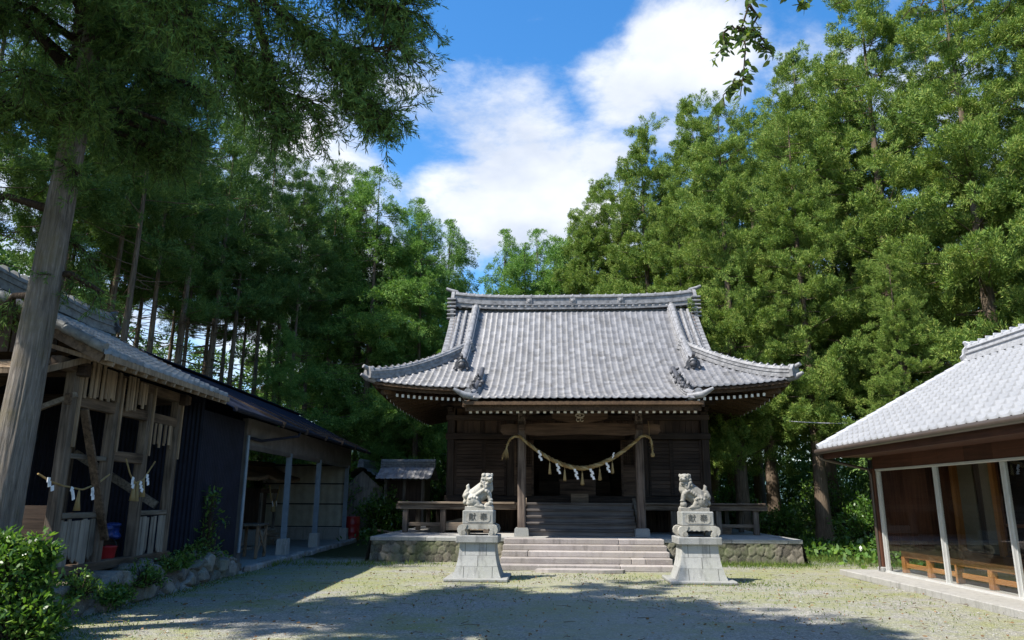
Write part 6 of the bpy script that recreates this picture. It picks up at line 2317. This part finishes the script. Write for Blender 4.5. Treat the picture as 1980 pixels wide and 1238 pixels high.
def cherry():
    g = np.random.default_rng(31)
    T = empty('cherry_tree', (6.2, -2.6, 0), 0, 'cherry tree behind the viewer with leafy twigs hanging into the top right sky', 'tree')
    o = np.array([6.2, -2.6, 0])
    mb = MB()
    L = lambda p: Vector(np.array(p, float) - o)
    mb.tube([L((6.2, -2.6, -.2)), L((6.1, -2.4, 1.5)), L((5.8, -1.8, 3.4)), L((5.2, -.6, 4.9)), L((4.3, 1.2, 5.9)), L((3.2, 3.0, 6.3)), L((2.3, 4.3, 6.1)), L((1.90, 4.75, 5.75))], [.22, .19, .16, .13, .09, .06, .035, .02], 10)
    mb.tube([L((5.2, -.6, 4.9)), L((5.3, 1.0, 5.7)), L((4.9, 3.0, 6.1)), L((4.2, 4.6, 6.0)), L((3.6, 5.2, 5.75))], [.10, .08, .05, .03, .015], 8)
    twigs = []
    def hang(p, q, n):
        p = np.array(p); q = np.array(q); pts = []
        for i in range(9):
            f = i / 8
            pts.append(p * (1 - f) + q * f + g.normal(size=3) * .03 + np.array([0, 0, .06 * math.sin(3 * f)]))
        twigs.append((pts, n)); mb.tube([L(a) for a in pts], [.012 - .0011 * i for i in range(9)], 5)
        return pts
    a = hang((1.90, 4.75, 5.75), (1.58, 4.65, 4.35), 130)
    hang(a[3], np.array(a[3]) + [.42, .0, -.15], 80); hang(a[2], np.array(a[2]) + [-.2, .1, -.2], 50); hang(a[5], np.array(a[5]) + [.25, 0, -.22], 60); hang(a[5], np.array(a[5]) + [-.18, 0, -.25], 56); hang(a[4], np.array(a[4]) + [.12, .1, -.35], 50)
    hang(a[1], np.array(a[1]) + [.32, .05, -.1], 60); hang(a[7], np.array(a[7]) + [-.1, .05, -.2], 40)
    for p, q, n in (((3.6, 5.2, 5.75), (2.55, 5.15, 5.42), 40), ((3.6, 5.2, 5.75), (3.05, 5.1, 5.30), 40), ((3.9, 5.0, 5.8), (3.6, 5.1, 5.32), 36), ((4.2, 4.6, 5.9), (4.3, 5.3, 5.35), 30), ((4.2, 4.8, 5.9), (3.9, 5.2, 5.42), 34)):
        hang(p, q, n)
    P = []; D = []
    for pts, n in twigs:
        for k in range(n):
            u = g.uniform(.1, 1) * 8; i = min(7, int(u)); f = u - i
            p = pts[i] * (1 - f) + pts[i + 1] * f
            P.append(p - o + g.normal(size=3) * .022); D.append(norm(np.array([g.normal() * .75, g.normal() * .75, -.55])))
    P = np.array(P); D = np.array(D); n = len(P)
    V, Q = leaf_quads(P, D, .072 * g.uniform(.7, 1.2, n), .030 * g.uniform(.8, 1.15, n), g)
    np_mesh('leaves', V, Q, CHERRY, T)
    mb.build('trunk', BARK_DK, T)


cherry()


# ------------------------------------------------------------------ ground cover
def ground_cover():
    g = np.random.default_rng(77)
    P = []
    def patch(cx, cy, sx, sy, n):
        q = np.stack([g.normal(cx, sx, n), g.normal(cy, sy, n), np.full(n, .0)], 1); P.append(q)
    patch(5.9, 19.2, 1.0, .35, 1800); patch(8.6, 21.0, 1.3, .8, 3500); patch(4.4, 15.2, .7, .3, 700); patch(-4.2, 19.0, 1.5, .3, 900)
    patch(11, 19.8, 1.5, .8, 2500); patch(-5.7, 14.5, .12, 3.0, 1200); patch(-5.3, 9.5, .5, .8, 800); patch(1.5, 16.2, 2.0, .5, 900); patch(5.0, 13.0, 1.6, 1.6, 900); patch(-1.5, 13.5, 2.0, 1.2, 700)
    P = np.concatenate(P)
    n = len(P)
    D = norm(g.normal(size=(n, 3)) * np.array([.55, .55, .15]) + np.array([0, 0, 1.0]))
    h = np.where(P[:, 1] > 17.9, .12, .045) * g.uniform(.5, 1.5, n)
    V, Q = blade_quads(P, D, h, np.full(n, .012), g)
    tag(np_mesh('grass', V, Q, GRASS), kind='stuff')
    # pebbles over the yard
    n = 9000
    y = 8 + 12 * g.random(n) ** 1.3; x = g.uniform(-6, 7.2, n)
    r = g.uniform(.004, .013, n) * (1 + (g.random(n) > .97))
    base = np.array([[1, 0, .15], [0, 1, .15], [-1, 0, .15], [0, -1, .15], [.0, .0, .8]])
    th = g.uniform(0, 6.28, n)
    c, s = np.cos(th), np.sin(th)
    B = base[None] * (r[:, None, None] * g.uniform(.7, 1.3, (n, 5, 1)))
    X = B[..., 0] * c[:, None] - B[..., 1] * s[:, None] + x[:, None]; Y = B[..., 0] * s[:, None] + B[..., 1] * c[:, None] + y[:, None]
    V = np.stack([X, Y, B[..., 2] + .012], -1).reshape(-1, 3)
    k = np.arange(n) * 5
    Q = np.concatenate([np.stack([k + i, k + (i + 1) % 4, k + 4], 1) for i in range(4)])
    tag(np_mesh('pebbles', V, Q, stone_mat('pebble stone', (.13, .13, .12), (.36, .355, .33), None, 0, 20)), kind='stuff')
    # leaf litter and low plants on the grove floors
    P = []
    for cx, cy, sx, sy, m in ((-9, 33, 3, 3, 4500), (9, 27, 3, 4, 5000), (13, 24, 3, 3, 3500), (-4.5, 34, 2.5, 2, 2500)):
        P.append(np.stack([g.normal(cx, sx, m), g.normal(cy, sy, m), g.uniform(.0, .35, m)], 1))
    P = np.concatenate(P)
    keep = ~((P[:, 0] > -10.6) & (P[:, 0] < -5.9) & (P[:, 1] < 29.2)) & ~((P[:, 0] > -3.9) & (P[:, 0] < 8.2) & (P[:, 1] < 31.5)) & ~((P[:, 0] > 7) & (P[:, 1] < 17.5))
    P = P[keep]; n = len(P)
    D = norm(g.normal(size=(n, 3)) + np.array([0, 0, .6]))
    V, Q = leaf_quads(P, D, g.uniform(.1, .22, n), g.uniform(.05, .1, n), g)
    tag(np_mesh('undergrowth', V, Q, BROAD), kind='stuff')


def fallen_leaves():
    g = np.random.default_rng(123)
    n = 1500
    P = np.stack([g.uniform(-6, 7.3, n), 8.5 + 10 * g.random(n) ** 1.2, np.full(n, .03)], 1)
    P = P[~((P[:, 1] > 17.3) & (np.abs(P[:, 0] - 1.7) < 2.3))]
    n = len(P)
    D = norm(g.normal(size=(n, 3)) * np.array([1, 1, .18]))
    V, Q = leaf_quads(P, D, g.uniform(.03, .07, n), g.uniform(.015, .03, n), g)
    tag(np_mesh('fallen_leaves', V, Q, BROWN_N), kind='stuff')
    mb = MB()
    for k in range(140):
        x = g.uniform(-5.8, 7.2); y = 8.5 + 9 * g.random() ** 1.2
        if y > 17.2 and abs(x - 1.7) < 2.4: continue
        a = g.uniform(0, 6.28); L = g.uniform(.06, .3)
        mb.tube([(x, y, .03), (x + math.cos(a) * L * .5, y + math.sin(a) * L * .5, .035 + g.uniform(0, .01)), (x + math.cos(a + .3) * L, y + math.sin(a + .3) * L, .03)], [.005, .004, .002], 4)
    tag(mb.build('fallen_twigs', BARK), kind='stuff')


fallen_leaves()
ground_cover()
